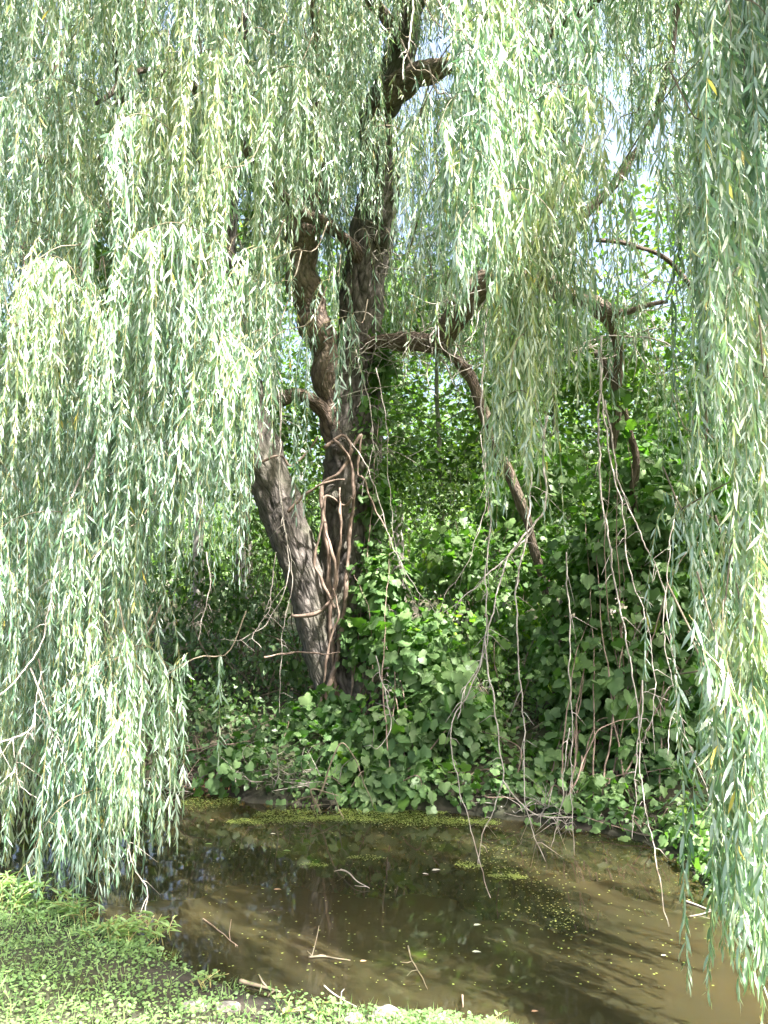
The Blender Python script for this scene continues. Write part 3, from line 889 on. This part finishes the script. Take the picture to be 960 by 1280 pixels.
def plant(name, blobs, dens, size, tmpl, mat, label, cat, group=None, stems=6, stem_r=.008, stem_part='stem', stem_mat='stem', leaf_part='foliage', **kw):
    cs = np.array([b[0] for b in blobs])
    c0 = cs.mean(0)
    bx, by = cs[cs[:, 2].argmin()][:2]
    base = np.array([bx, by, max(hz(bx, by), 0)])
    t = empty(name, base)
    a = Acc(); blob_leaves(a, blobs, dens, size, tmpl, **kw)
    a.V = [v - base for v in a.V]
    a.build(leaf_part, M[mat], t)
    s = Acc()
    for k in range(stems):
        b, r = random.choice(blobs)
        r = np.broadcast_to(np.asarray(r, float), (3,))
        end = np.asarray(b) + rnd_dirs(1)[0] * r * .9
        st = base + np.array([rng.normal() * r[0] * .4, rng.normal() * r[1] * .3, -.03])
        mid = (st + end) / 2 + rng.normal(size=3) * .15 + np.array([0, 0, .1])
        S = wob(spline(np.array([st, mid, end]), 24), .012, 4)
        tube(s, S - base, np.linspace(stem_r, .002, 24), 5)
    s.build(stem_part, M[stem_mat], t)
    tag(t, label, cat, group)
    return t


def B(px, py, Y, r):
    return (at(px, py, Y), r)


G1 = 'wild grape vines sprawling over the far bank'
vine_c = plant('grape_vine', [B(500, 930, 7.5, (.52, .42, .50)), B(510, 820, 7.8, (.50, .38, .50)), B(480, 735, 8.1, (.30, .25, .40)), B(565, 900, 7.5, (.42, .4, .55)),
               B(455, 975, 7.2, (.35, .3, .28)), B(540, 985, 7.1, (.45, .3, .28)), B(490, 990, 7.1, (.35, .25, .2))], 620, .10, GRAPE, 'grape', 'grape vine mound with big bright leaves at the foot of the willow trunk', 'vine', G1, stems=14,
               stem_part='woody_stem', stem_mat='vine')
plant('grape_vine', [B(470, 640, 8.3, (.2, .2, .55)), B(462, 540, 8.3, (.17, .17, .55)), B(475, 450, 8.35, (.2, .18, .4)), B(465, 715, 8.2, (.24, .2, .4)), B(440, 800, 8.1, (.16, .12, .35))], 520, .085, GRAPE, 'grape',
      'grape vine climbing the right side of the willow trunk', 'vine', G1, stems=10, stem_part='woody_stem', stem_mat='vine')
plant('grape_vine', [B(790, 950, 7.2, (.62, .5, .6)), B(775, 860, 7.4, (.66, .5, .6)), B(800, 760, 7.6, (.66, .5, .6)), B(790, 670, 7.8, (.62, .5, .6)), B(800, 600, 8.0, (.5, .4, .5)),
      B(870, 700, 7.6, (.6, .5, 1.0)), B(880, 900, 7.2, (.5, .5, .9)), B(770, 1010, 6.7, (.45, .3, .32)), B(840, 1010, 6.6, (.45, .35, .4)), B(830, 960, 6.9, (.5, .4, .5))],
      560, .105, GRAPE, 'grape', 'tall wall of grape vine leaves at the right of the far bank', 'vine', G1, stems=26, stem_part='woody_stem', stem_mat='vine')
plant('grape_vine', [B(715, 740, 8.0, (.42, .4, .6)), B(705, 850, 7.8, (.42, .4, .6)), B(720, 960, 7.2, (.42, .35, .5)), B(705, 1005, 6.85, (.4, .25, .26))],
      520, .095, GRAPE, 'grape', 'dark grape vine beneath the drooping limb right of centre', 'vine', G1, stems=12, stem_part='woody_stem', stem_mat='vine')
plant('grape_vine', [B(640, 975, 7.1, (.5, .35, .32)), B(600, 940, 7.5, (.35, .3, .3)), B(630, 1000, 6.95, (.5, .25, .22))], 560, .075, GRAPE, 'grape',
      'low small-leaved vine overhanging the middle of the far waterline', 'vine', G1, stems=8, stem_part='woody_stem', stem_mat='vine')
plant('grape_vine', [B(772, 500, 7.15, (.07, .07, .3)), B(778, 540, 7.3, (.09, .09, .2))], 260, .09, GRAPE, 'grape', 'small grape shoot hanging on the short limb at upper right', 'vine', G1,
      stems=3, stem_part='woody_stem', stem_mat='vine')
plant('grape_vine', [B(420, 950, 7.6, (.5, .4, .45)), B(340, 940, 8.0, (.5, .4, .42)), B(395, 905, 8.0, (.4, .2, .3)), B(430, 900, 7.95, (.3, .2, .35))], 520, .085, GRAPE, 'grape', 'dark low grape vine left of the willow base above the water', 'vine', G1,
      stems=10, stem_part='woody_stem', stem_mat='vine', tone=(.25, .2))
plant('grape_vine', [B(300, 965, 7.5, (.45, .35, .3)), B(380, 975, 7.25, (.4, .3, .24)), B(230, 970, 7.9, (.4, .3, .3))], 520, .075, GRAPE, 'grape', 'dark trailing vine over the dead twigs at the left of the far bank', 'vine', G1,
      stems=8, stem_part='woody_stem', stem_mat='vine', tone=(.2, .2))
plant('grape_vine', [B(800, 1035, 6.35, (.45, .25, .2)), B(860, 1050, 6.0, (.3, .25, .25)), B(720, 1022, 6.6, (.4, .22, .18))], 620, .08, GRAPE, 'grape', 'vine fringe dipping into the water under the right vine wall', 'vine', G1,
      stems=6, stem_part='woody_stem', stem_mat='vine', tone=(.4, .25))
# leafy right bank
plant('grape_vine', [B(890, 1050, 5.6, (.32, .3, .22)), B(930, 1090, 5.0, (.3, .3, .2)), B(870, 1040, 6.1, (.3, .3, .28))], 620, .08, GRAPE, 'grape',
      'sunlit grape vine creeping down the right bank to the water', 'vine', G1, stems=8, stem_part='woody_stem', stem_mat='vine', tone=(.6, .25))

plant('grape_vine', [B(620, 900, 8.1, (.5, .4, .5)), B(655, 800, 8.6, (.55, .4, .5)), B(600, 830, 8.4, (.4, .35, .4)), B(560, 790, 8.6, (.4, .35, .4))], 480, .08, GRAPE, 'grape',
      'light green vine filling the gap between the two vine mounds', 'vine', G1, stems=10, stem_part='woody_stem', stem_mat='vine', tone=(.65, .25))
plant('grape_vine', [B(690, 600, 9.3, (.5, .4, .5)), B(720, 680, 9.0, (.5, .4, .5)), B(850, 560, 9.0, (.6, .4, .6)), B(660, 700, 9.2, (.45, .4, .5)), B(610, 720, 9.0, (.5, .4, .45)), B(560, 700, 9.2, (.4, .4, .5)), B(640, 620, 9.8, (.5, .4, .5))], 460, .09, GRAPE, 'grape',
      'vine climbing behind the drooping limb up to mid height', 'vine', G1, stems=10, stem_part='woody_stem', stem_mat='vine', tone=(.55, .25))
G2 = 'undergrowth shrubs under the trees'
for (blobs, d, s, lb) in [
    ([B(250, 900, 8.4, (.6, .5, .55)), B(225, 960, 8.0, (.4, .4, .35))], 620, .085, 'dark shrub with long leaves by the dead orange twigs'),
    ([B(330, 830, 9.2, (.8, .6, .6)), B(300, 760, 9.6, (.7, .5, .5))], 560, .085, 'deep green shrub behind the leaning trunk'),
    ([B(235, 760, 10.0, (.8, .6, .8))], 520, .09, 'shrub at the left behind the trailing willow leaves'),
    ([B(120, 880, 9.5, (1.2, .8, .9))], 520, .09, 'broad shrub hidden behind the lower left willow curtain'),
    ([B(10, 860, 9.5, (1.0, .8, 1.1))], 520, .09, 'shrub at the far left edge behind the willow'),
    ([B(640, 870, 8.7, (.6, .5, .55)), B(610, 820, 9.0, (.5, .5, .5))], 700, .06, 'fine-leaved sunlit shrub between the two vine mounds'),
    ([B(570, 740, 10.0, (.8, .6, .8)), B(640, 700, 10.4, (.7, .6, .7))], 560, .08, 'mid green shrub right of the trunk behind the hanging bare twigs'),
    ([B(400, 700, 10.5, (.8, .6, 1.0))], 520, .08, 'shrub seen between the two willow trunks'),
    ([B(700, 620, 10.6, (.9, .6, .8))], 520, .085, 'yellowish shrub behind the drooping dark limb'),
    ([B(900, 560, 10.5, (1.2, .8, 1.4))], 480, .09, 'shrub behind the right willow curtain'),
    ([B(660, 920, 7.9, (.32, .3, .28))], 760, .05, 'little shrub with tiny leaves by the bare sunny bank')]:
    plant('shrub', blobs, d, s, OVATE, 'shrub', lb, 'shrub', G2, stems=14, stem_r=.012, wr=(.5, .75))

# vine stems twisted round the main trunk: parts of the centre vine
vb = np.array(vine_c.location)
for (Y, r, pts) in [
    (8.2, 17, [(430, 930), (418, 850), (412, 760), (410, 690), (402, 640), (404, 605), (425, 590), (440, 560), (428, 545), (405, 560)]),
    (8.15, 16, [(395, 900), (420, 830), (432, 740), (436, 680), (442, 620), (440, 585), (428, 560), (418, 550)]),
    (8.1, 12, [(415, 750), (420, 720), (412, 680), (405, 650), (408, 620), (430, 632), (440, 622)]),
    (8.1, 12, [(365, 770), (392, 768), (412, 752), (420, 725), (426, 660), (424, 610)]),
    (8.0, 10, [(418, 760), (400, 720), (392, 700), (402, 660), (404, 620)]),
    (8.0, 9, [(390, 900), (402, 870), (412, 800), (424, 770), (416, 735)]),
    (8.0, 8, [(440, 560), (452, 545), (446, 590), (455, 600), (470, 640), (484, 662)]),
    (7.9, 10, [(360, 640), (385, 615), (412, 602), (430, 600)]),
    (7.9, 8, [(325, 578), (350, 570), (362, 582), (380, 570), (398, 545)]),
    (7.9, 6, [(330, 822), (370, 815), (402, 818), (425, 815)]),
    (7.7, 9, [(520, 870), (520, 930), (503, 960), (506, 985), (518, 998), (530, 985)])]:
    P = np.array([at(x, y, Y + rng.normal() * .03) for x, y in pts])
    S = wob(spline(P, len(pts) * 9), .008, 6)
    c = Acc()
    rad = r / 1000 * 1.6 * (1 + .22 * np.sin(np.arange(len(S)) * .5 + rng.uniform(0, 6))) * np.linspace(1, .6, len(S))
    tube(c, S - vb, rad, 9, 0, .5, 1.0, rng.uniform(0, 50))
    c.build('woody_stem', M['vine'], vine_c)

# ------------------------------------------------------------------ trees of the wood behind
G3 = 'trees of the wood behind the willow'


def tree(px, Y, H, crown_r, tr, mat, label, lean=0.0, n=6500, leafL=.14, low=.35):
    x = (px - 480) / F * Y
    z0 = hz(x, Y)
    t = empty('tree', (x, Y, z0))
    c = Acc()
    top = np.array([lean * H, 0, H * .92])
    P = spline(np.array([[0, 0, -.1], [lean * H * .3 + rng.normal() * .06, 0, H * .35], [lean * H * .6 + rng.normal() * .1, rng.normal() * .1, H * .65], top]), 40)
    tube(c, P, np.linspace(tr, .02, 40), 12, 0, .5, 1.0, rng.uniform(0, 50))
    clumps = []
    for k in range(22):
        f = rng.uniform(low, 1)
        p = P[int(f * 39)]
        an = rng.uniform(0, 6.28)
        rr = crown_r * (1.1 - abs(f - .6) * 1.1) * rng.uniform(.5, 1)
        e = p + np.array([math.cos(an) * rr, math.sin(an) * rr * .8, rng.uniform(-.1, .6)])
        tube(c, spline(np.array([p, (p + e) / 2 + np.array([0, 0, .15]), e]), 10), np.linspace(tr * .3 * (1 - f * .6), .008, 10), 6)
        clumps.append(e)
    c.build('trunk', M[mat], t)
    a = Acc()
    for e in clumps:
        m_ = n // 22
        q_ = e + rng.normal(size=(m_, 3)) * np.array([.42, .42, .32]) * crown_r * .6
        d = rnd_dirs(m_) * np.array([1, 1, .5]) + np.array([0, 0, -.35])
        Nn = rng.normal(size=(m_, 3)) * .5 + np.array([0, -.2, .9])
        L = leafL * rng.uniform(.6, 1.25, m_)
        leaves(a, q_, d, Nn, L, L * .6, OVATE if Y < 12 else SLIM, 0, np.clip(rng.normal(.45, .25, m_), 0, 1), 1.0)
    a.build('crown', M['wood_leaf'], t)
    tag(t, label, 'tree', G3)


for args in [
    (552, 13.0, 6.5, 1.3, .065, 'bark3', 'slim pale-barked tree in the gap right of the willow trunk', .0),
    (300, 12.0, 8.0, 1.5, .13, 'bark2', 'grey tree standing behind the leaning willow trunk', .01),
    (128, 11.5, 8.5, 1.6, .10, 'bark2', 'straight grey tree at the left behind the willow curtain', .0),
    (180, 14.0, 9.0, 1.8, .12, 'bark2', 'tree in the left half behind the grey straight tree', -.03),
    (20, 13.0, 8.0, 1.9, .14, 'bark2', 'tree at the far left edge of the wood', .02),
    (420, 15.0, 7.5, 1.9, .12, 'bark2', 'leafy tree hidden behind the main willow trunk', .0),
    (620, 15.5, 7.0, 2.0, .12, 'bark2', 'leafy tree beyond the pale slim tree on its right', .0),
    (700, 13.5, 5.6, 1.7, .09, 'bark2', 'low bright tree behind the drooping limb', .03),
    (815, 14.5, 6.6, 1.9, .12, 'bark2', 'tree under the white sky gap on the right', .0),
    (930, 12.5, 7.5, 1.9, .13, 'bark2', 'tree behind the right edge willow curtain', -.02),
    (500, 19.0, 9.0, 2.4, .15, 'bark2', 'farthest tree in the middle of the wood', .0),
    (250, 18.0, 9.0, 2.4, .15, 'bark2', 'farthest tree on the left side of the wood', .0),
    (760, 19.0, 7.5, 2.4, .15, 'bark2', 'farthest tree on the right side of the wood', .0)]:
    tree(*args)

# distant woodland mass
c = Acc()
for k in range(46):
    x = rng.uniform(-26, 26); y = rng.uniform(22, 34)
    h = rng.uniform(4.5, 8)
    P = np.array([[x, y, 0], [x + rng.normal() * .2, y, h]])
    tube(c, P, [.14, .06], 6, 1)
    m_ = 1500
    p = np.array([x, y, h * .55]) + rng.normal(size=(m_, 3)) * np.array([1.3, 1.3, h * .24])
    p = p[p[:, 2] > .5]; m_ = len(p)
    leaves(c, p, rnd_dirs(m_) + np.array([0, 0, -.3]), rng.normal(size=(m_, 3)) * .6 + np.array([0, -.3, .8]), rng.uniform(.18, .34, m_), .16, SLIM, 0, np.clip(rng.normal(.5, .25, m_), 0, 1))
tag(c.build('distant_woodland', [M['wood_leaf'], M['bark2']]), 'far-off belt of woodland behind all the nearer trees', 'woodland', kind='stuff')

# ------------------------------------------------------------------ ground cover
a = Acc()
n = 170000
x = rng.uniform(-4.5, 3.4, n); y = rng.uniform(1.8, 6.0, n)
d = pond_sd(x, y)
v = np.clip(np.sin(x * 3.1 + 1.3) * np.sin(y * 2.7) * .5 + .5 + .3 * np.sin(x * 9) * np.sin(y * 8), 0, 1)
mud = np.exp(-((x + 0.95) ** 2 / .10 + (y - 3.95) ** 2 / .035)) + np.exp(-((x + 0.55) ** 2 / .06 + (y - 3.72) ** 2 / .02))
ok = (d > .02) & (y < 5.6) & (rng.uniform(size=n) < (.55 + .45 * v) * (1 - .95 * np.clip(mud, 0, 1))) & (x < 3.4)
x, y, d = x[ok], y[ok], d[ok]
n = len(x)
z = height(x, y)
hh = rng.uniform(.006, .05, n) * (1 + .5 * np.sin(x * 5) * np.sin(y * 6))
P = np.stack([x, y, z + hh], -1)
az = rng.uniform(0, 6.28, n)
D = np.stack([np.cos(az), np.sin(az), rng.normal(0, .25, n)], -1)
L = rng.uniform(.008, .022, n)
tn = np.clip(.45 + .22 * np.sin(x * 2 + 1) * np.sin(y * 3) + rng.normal(0, .22, n), 0, 1)
leaves(a, P, D, np.array([0, 0, 1.0]) + rng.normal(size=(n, 3)) * .28, L, L * rng.uniform(.7, 1.0, n), ROUND, 0, tn, 1.0)
# grass blades mixed in
m_ = 22000
k = rng.integers(0, n, m_)
b = P[k] + rng.normal(size=(m_, 3)) * np.array([.02, .02, 0]); b[:, 2] = height(b[:, 0], b[:, 1])
leaves(a, b, np.array([0, 0, 1.0]) + rng.normal(size=(m_, 3)) * .45, rng.normal(size=(m_, 3)) + np.array([0, -.5, .3]), rng.uniform(.03, .09, m_), .005, SLIM, 0, np.clip(rng.normal(.6, .2, m_), 0, 1), 1.0)
tag(a.build('ground_cover', M['clover']), 'bright low clover and grass covering the near bank', 'grass', kind='stuff')

# far bank ground cover
a = Acc()
n = 42000
x = rng.uniform(-6, 6, n); y = 5.2 + 9 * rng.uniform(size=n) ** 1.5
d = pond_sd(x, y)
ok = (d > .03) & (rng.uniform(size=n) < .9)
x, y = x[ok], y[ok]; n = len(x)
P = np.stack([x, y, height(x, y) + rng.uniform(.02, .22, n)], -1)
az = rng.uniform(0, 6.28, n)
L = rng.uniform(.03, .08, n)
leaves(a, P, np.stack([np.cos(az), np.sin(az), rng.normal(-.2, .3, n)], -1), np.array([0, -.2, 1.0]) + rng.normal(size=(n, 3)) * .4, L, L * .7, OVATE, 0, np.clip(rng.normal(.4, .25, n), 0, 1))
tag(a.build('ground_cover', M['shrub']), 'shaded low leaves covering the far bank', 'ground cover', kind='stuff')

# weeds along the near waterline: upright stems with narrow leaves
for (blobs, d, s, lb) in [
    ([B(455, 1000, 6.95, (.25, .15, .12)), B(400, 1003, 6.95, (.3, .15, .1))], 700, .045, 'low small-leaved shrub rising from the green algae'),
    ([B(610, 880, 8.0, (.35, .3, .35)), B(575, 850, 8.1, (.25, .25, .3))], 620, .055, 'sunny small-leaved shrub right of the big-leaved vine mound'),
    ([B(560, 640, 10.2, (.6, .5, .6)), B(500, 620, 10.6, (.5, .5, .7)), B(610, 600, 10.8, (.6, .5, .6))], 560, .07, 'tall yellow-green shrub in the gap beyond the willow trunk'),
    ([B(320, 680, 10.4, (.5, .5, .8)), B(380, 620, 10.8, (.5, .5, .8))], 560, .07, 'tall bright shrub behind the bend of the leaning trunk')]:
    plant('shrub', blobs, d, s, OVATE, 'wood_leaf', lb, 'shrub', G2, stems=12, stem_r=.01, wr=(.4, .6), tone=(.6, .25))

G4 = 'leafy weeds along the near waterline'


def weed(px, py, h, n, tmpl, lw, leaf, label, spread=.06, tone=.7):
    b = onz(px, py, .05)
    b[2] = max(hz(b[0], b[1]), 0.0)
    t = empty('weed', b)
    s, l = Acc(), Acc()
    for k in range(n):
        o = np.array([rng.normal() * spread, rng.normal() * spread * .6, 0])
        hk = h * rng.uniform(.6, 1.1)
        P = spline(np.array([o, o + [rng.normal() * .02, rng.normal() * .02, hk * .55], o + [rng.normal() * .05, -.03 + rng.normal() * .04, hk]]), 10)
        tube(s, P, np.linspace(.003, .0012, 10), 4)
        m_ = int(hk / .013)
        idx = rng.uniform(2, 9, m_)
        q_ = np.stack([np.interp(idx, np.arange(10), P[:, c_]) for c_ in range(3)], -1)
        az = rng.uniform(0, 6.28, m_)
        D = np.stack([np.cos(az), np.sin(az), rng.uniform(-.1, .8, m_)], -1)
        L = leaf * rng.uniform(.6, 1.2, m_)
        leaves(l, q_, D, np.array([0, 0, 1.0]) + rng.normal(size=(m_, 3)) * .3, L, L * lw, tmpl, 0, np.clip(rng.normal(tone, .15, m_), 0, .97))
    l.build('foliage', M['clover'], t); s.build('stem', M['green_twig'], t)
    tag(t, label, 'weed', G4)


weed(185, 1168, .15, 14, OVATE, .22, .075, 'yellow-green weed with pointed leaves sticking out over the water', .09, .85)
weed(150, 1180, .12, 12, OVATE, .22, .07, 'narrow-leaved weed below the lowest willow tips', .08)
weed(85, 1150, .13, 14, OVATE, .2, .08, 'tall narrow-leaved weed left of the lowest willow tips', .09, .5)
weed(20, 1132, .16, 18, OVATE, .2, .09, 'clump of narrow-leaved weeds at the left edge of the bank', .12, .55)
weed(372, 1262, .10, 5, ROUND, .8, .03, 'round-leaved weed at the waterline left of the pale stone', .03, .75)
weed(395, 1268, .07, 5, ROUND, .8, .028, 'small round-leaved weed next to the pale stone', .03, .75)
weed(250, 1232, .07, 6, OVATE, .5, .035, 'small weed on the mud below the floating stick', .05)
weed(610, 1298, .09, 6, OVATE, .4, .035, 'feathery weed right of the two grey stones', .04, .65)

# stones
G5 = 'stones at the near waterline'
for (px, py, r, sq, lb) in [(486, 1276, .055, .9, 'largest pale rounded stone at the bottom centre'), (548, 1284, .048, .6, 'flat grey stone right of the pale rounded one'),
                            (442, 1280, .035, .6, 'small grey stone left of the pale rounded one'), (284, 1268, .045, .5, 'mauve-grey stone sunk in the clover'),
                            (652, 1292, .030, .8, 'small stone at the lower right of the bank'), (244, 1272, .05, .5, 'dusty white stone in the sunlit clover')]:
    p = onz(px, py, .04)
    a = Acc()
    nu, nv = 20, 12
    V = []
    sd = rng.uniform(0, 50)
    for i_ in range(nv + 1):
        for j_ in range(nu):
            u, v_ = j_ / nu * 2 * math.pi, i_ / nv * math.pi
            d_ = Vector((math.cos(u) * math.sin(v_), math.sin(u) * math.sin(v_), math.cos(v_)))
            k_ = 1 + .28 * mnoise.noise(d_ * 1.6 + Vector((sd, 0, 0))) + .07 * mnoise.noise(d_ * 5)
            V.append((d_.x * k_ * r * 1.25, d_.y * k_ * r, d_.z * k_ * r * sq))
    i_, j_ = np.meshgrid(np.arange(nv), np.arange(nu), indexing='ij')
    q = np.stack([i_ * nu + j_, (i_ + 1) * nu + j_, (i_ + 1) * nu + (j_ + 1) % nu, i_ * nu + (j_ + 1) % nu], -1).reshape(-1, 4)
    a.add(np.array(V), [q])
    o = a.build('stone', M['stone'])
    o.location = (p[0], p[1], max(hz(p[0], p[1]), 0) + r * sq * .2)
    tag(o, lb, 'stone', G5)

# sticks on and in the water
G6 = 'sticks lying in the pond'


def stick(pts, r, label, mat='twig', z=.006, group=G6, side=2):
    P = np.array([onz(x, y, 0.0) for x, y, *_ in pts])
    P[:, 2] = [z + (p[2] if len(p) > 2 else 0) for p in pts]
    b = P[0].copy()
    S = wob(spline(P - b, len(pts) * 8), .003, 8)
    c = Acc(); tube(c, S, np.linspace(r, r * .35, len(S)), 6)
    for k in range(side):
        i0 = rng.integers(3, len(S) - 2)
        dd = unit(np.array([rng.normal(), rng.normal(), .25]))
        tube(c, np.array([S[i0], S[i0] + dd * .04, S[i0] + dd * .08 + rng.normal(size=3) * .01]), [r * .5, r * .4, r * .2], 4)
    o = c.build('stick', M[mat]); o.location = b
    tag(o, label, 'stick', group)


stick([(858, 1128), (875, 1134), (892, 1142)], .007, 'pale bleached stick pointing at the right bank')
stick([(862, 1147), (876, 1144), (890, 1141)], .004, 'thin stick touching the pale bleached stick')
stick([(254, 1150), (268, 1160), (282, 1172), (297, 1184)], .004, 'thin straight stick floating near the left bank', 'vine')
stick([(386, 1198), (402, 1197), (420, 1199), (438, 1202)], .006, 'brown stick floating in the middle of the pond', 'stem')
stick([(390, 1196, .0), (394, 1188, .03), (399, 1178, .08)], .003, 'short twig rising from the middle of the pond', 'stem', side=0)
stick([(426, 1090, .01), (436, 1098, .03), (448, 1108, .02), (462, 1112)], .005, 'forked twig floating toward the middle of the pond')
stick([(510, 1184), (514, 1200), (524, 1216), (534, 1238)], .004, 'bent twig lying just under the near water', 'stem')
stick([(578, 1246, .0), (578, 1256, .02), (579, 1270, .03)], .006, 'short upright stake in the near shallows', 'vine', side=0)
stick([(300, 1228), (322, 1234), (350, 1242)], .012, 'dark wet stick along the near waterline', 'stem')
stick([(405, 1248, .05), (420, 1258, .04), (446, 1272, .04)], .004, 'thin pale stick above the pale stone')

# floating leaves
G7 = 'leaves floating on the pond'
fl = [(342, 1113, 'dry', .07, 'orange leaf floating at the left of the pond'), (540, 1089, 'pale', .09, 'yellow leaf floating near the middle of the pond'),
      (528, 1093, 'pale', .06, 'pale leaf touching the yellow floating leaf'), 
      (592, 1158, 'pale', .07, 'white leaf right of the centre water'),
      (590, 1191, 'pale', .07, 'white oval leaf beside the sunlit streak'), 
      (826, 1196, 'pale', .05, 'pale leaf on the lower sunlit streak'), (338, 1043, 'pale', .06, 'round pale leaf near the far algae'),
      (354, 1064, 'clover', .08, 'dull green leaf near the far algae'), (256, 1056, 'clover', .08, 'long green leaf at the far left water'),
      (664, 1266, 'dry', .05, 'brown leaf at the bottom right of the near bank'),
      (262, 1026, 'dry', .06, 'tan leaf below the dead orange twigs'), (450, 1203, 'dry', .05, 'reddish leaf at the tip of the brown stick')]
for (px, py, mt, L, lb) in fl:
    L *= .7
    p = onz(px, py, 0)
    a = Acc(); az = rng.uniform(-.5, .5)
    leaves(a, np.array([[0, 0, .006]]), np.array([[math.cos(az), math.sin(az), .02]]), np.array([[0, 0, 1.0]]), L, L * .5, OVATE, 0, rng.uniform(.3, .9), .6)
    o = a.build('floating_leaf', M[mt]); o.location = p
    tag(o, lb, 'leaf', G7)

# duckweed / algae specks
a = Acc()
pts = []
def strip(x0, y0, x1, y1, wpx, n):
    for k in range(n):
        t = rng.uniform()
        px = x0 + (x1 - x0) * t + rng.normal() * 3; py = y0 + (y1 - y0) * t + rng.normal() * wpx * (.4 + .6 * math.sin(math.pi * t))
        p = onz(px, py, 0.004)
        pts.append(p)
strip(285, 1028, 420, 1022, 3.0, 1500); strip(400, 1022, 620, 1028, 4.0, 3400); strip(420, 1014, 560, 1014, 4.0, 2200); strip(320, 1018, 400, 1014, 3, 700)
strip(225, 1004, 300, 1000, 5, 1000); strip(440, 1072, 480, 1073, 1.5, 130); strip(640, 1095, 650, 1096, 2, 80)
strip(570, 1080, 600, 1083, 2.5, 240); strip(612, 1095, 655, 1097, 2.0, 260); strip(380, 1080, 412, 1082, 1.5, 120); strip(600, 1060, 720, 1160, 26, 420)
strip(20, 1085, 70, 1090, 2, 160); strip(0, 1106, 60, 1104, 2, 200)
for k in range(700):
    pts.append(onz(rng.uniform(250, 900), 1040 + 200 * rng.uniform() ** 1.3, .004))
pts = np.array(pts)
ok = pond_sd(pts[:, 0], pts[:, 1]) < .05
pts = pts[ok]; n = len(pts)
az = rng.uniform(0, 6.28, n)
L = rng.uniform(.004, .015, n)
leaves(a, pts + np.stack([0 * az, 0 * az, rng.uniform(0, .006, n)], -1), np.stack([np.cos(az), np.sin(az), 0 * az], -1), np.array([0, 0, 1.0]) + rng.normal(size=(n, 3)) * .08, L, L * .8, ROUND, 0, np.clip(rng.normal(.5, .25, n), 0, 1), .3)
tag(a.build('duckweed', M['duck']), 'duckweed and algae floating in strips on the pond', 'duckweed', kind='stuff')

# dead brush at the far bank
G8 = 'dead brush on the far waterline'
def brush(px, py, Y, n, w, h, label, leafy=None):
    b = at(px, py, Y); b[2] = max(hz(b[0], b[1]), 0)
    t = empty('brush_pile', b)
    c = Acc()
    for k in range(n):
        p = np.array([rng.normal() * w, rng.normal() * w * .5, abs(rng.normal()) * h * .3])
        d = unit(np.array([rng.normal(), rng.normal() * .5 - .2, abs(rng.normal()) * .5]))
        q_ = [p]
        for s in range(4):
            d = unit(d + rng.normal(size=3) * .3); q_.append(q_[-1] + d * rng.uniform(.04, .12))
        q_ = np.array(q_); q_[:, 2] = np.maximum(q_[:, 2], .005)
        tube(c, spline(q_, 12), np.linspace(rng.uniform(.002, .006), .001, 12), 4)
    c.build('twigs', M['vine' if leafy else 'twig'], t)
    if leafy:
        a = Acc(); m_ = leafy
        P = rng.normal(size=(m_, 3)) * np.array([w, w * .5, h * .35]) + np.array([0, 0, h * .5])
        leaves(a, P, rnd_dirs(m_), rnd_dirs(m_), rng.uniform(.02, .05, m_), .012, OVATE, 0, rng.uniform(0, .7, m_))
        a.build('dead_leaves', M['dry'], t)
    tag(t, label, 'brush pile', G8)
brush(268, 985, 7.5, 40, .12, .12, 'rust-orange heap of dead leafy twigs on the far bank', 420)
brush(370, 985, 7.3, 60, .28, .16, 'grey-brown dead twigs heaped above the green algae')
brush(230, 990, 7.6, 40, .25, .1, 'dead stems left of the rust-orange heap')
brush(690, 1030, 6.6, 26, .2, .1, 'sparse dead twigs at the waterline right of centre')

# ------------------------------------------------------------------ light
EL, AZ = math.radians(57), math.radians(46)       # sun behind the camera, to its right
to_sun = np.array([math.sin(AZ) * math.cos(EL), -math.cos(AZ) * math.cos(EL), math.sin(EL)])
w = bpy.data.worlds.new('World'); sc.world = w; w.use_nodes = True
nt = w.node_tree; nt.nodes.clear()
wo = nt.nodes.new('ShaderNodeOutputWorld'); bg = nt.nodes.new('ShaderNodeBackground')
sky = nt.nodes.new('ShaderNodeTexSky'); sky.sky_type = 'NISHITA'; sky.sun_disc = False
sky.sun_elevation = EL; sky.sun_rotation = math.atan2(to_sun[0], to_sun[1])
sky.air_density = 1.0; sky.dust_density = 9.0; sky.ozone_density = 1.0
bg.inputs[1].default_value = 0.11
nt.links.new(sky.outputs[0], bg.inputs[0]); nt.links.new(bg.outputs[0], wo.inputs[0])
ld = bpy.data.lights.new('sun', 'SUN'); ld.energy = 5.0; ld.angle = math.radians(0.53); ld.color = (1.0, .955, .88)
sun = bpy.data.objects.new('sun', ld); C.objects.link(sun)
sun.rotation_euler = Vector(to_sun).to_track_quat('Z', 'Y').to_euler()
sun.location = (0, 0, 20)

vs = sc.view_settings
vs.view_transform = 'Standard'; vs.look = 'None'; vs.gamma = 1.0; vs.use_curve_mapping = False
sc.display_settings.display_device = 'sRGB'
vs.exposure = 2.85
cy = sc.cycles if hasattr(sc, 'cycles') else None
sc.render.engine = 'CYCLES'
sc.cycles.max_bounces = 7
sc.cycles.diffuse_bounces = 4
sc.cycles.glossy_bounces = 3
sc.cycles.transmission_bounces = 5
sc.cycles.use_denoising = True
sc.cycles.sample_clamp_indirect = 8
sc.cycles.caustics_reflective = False
sc.cycles.caustics_refractive = False
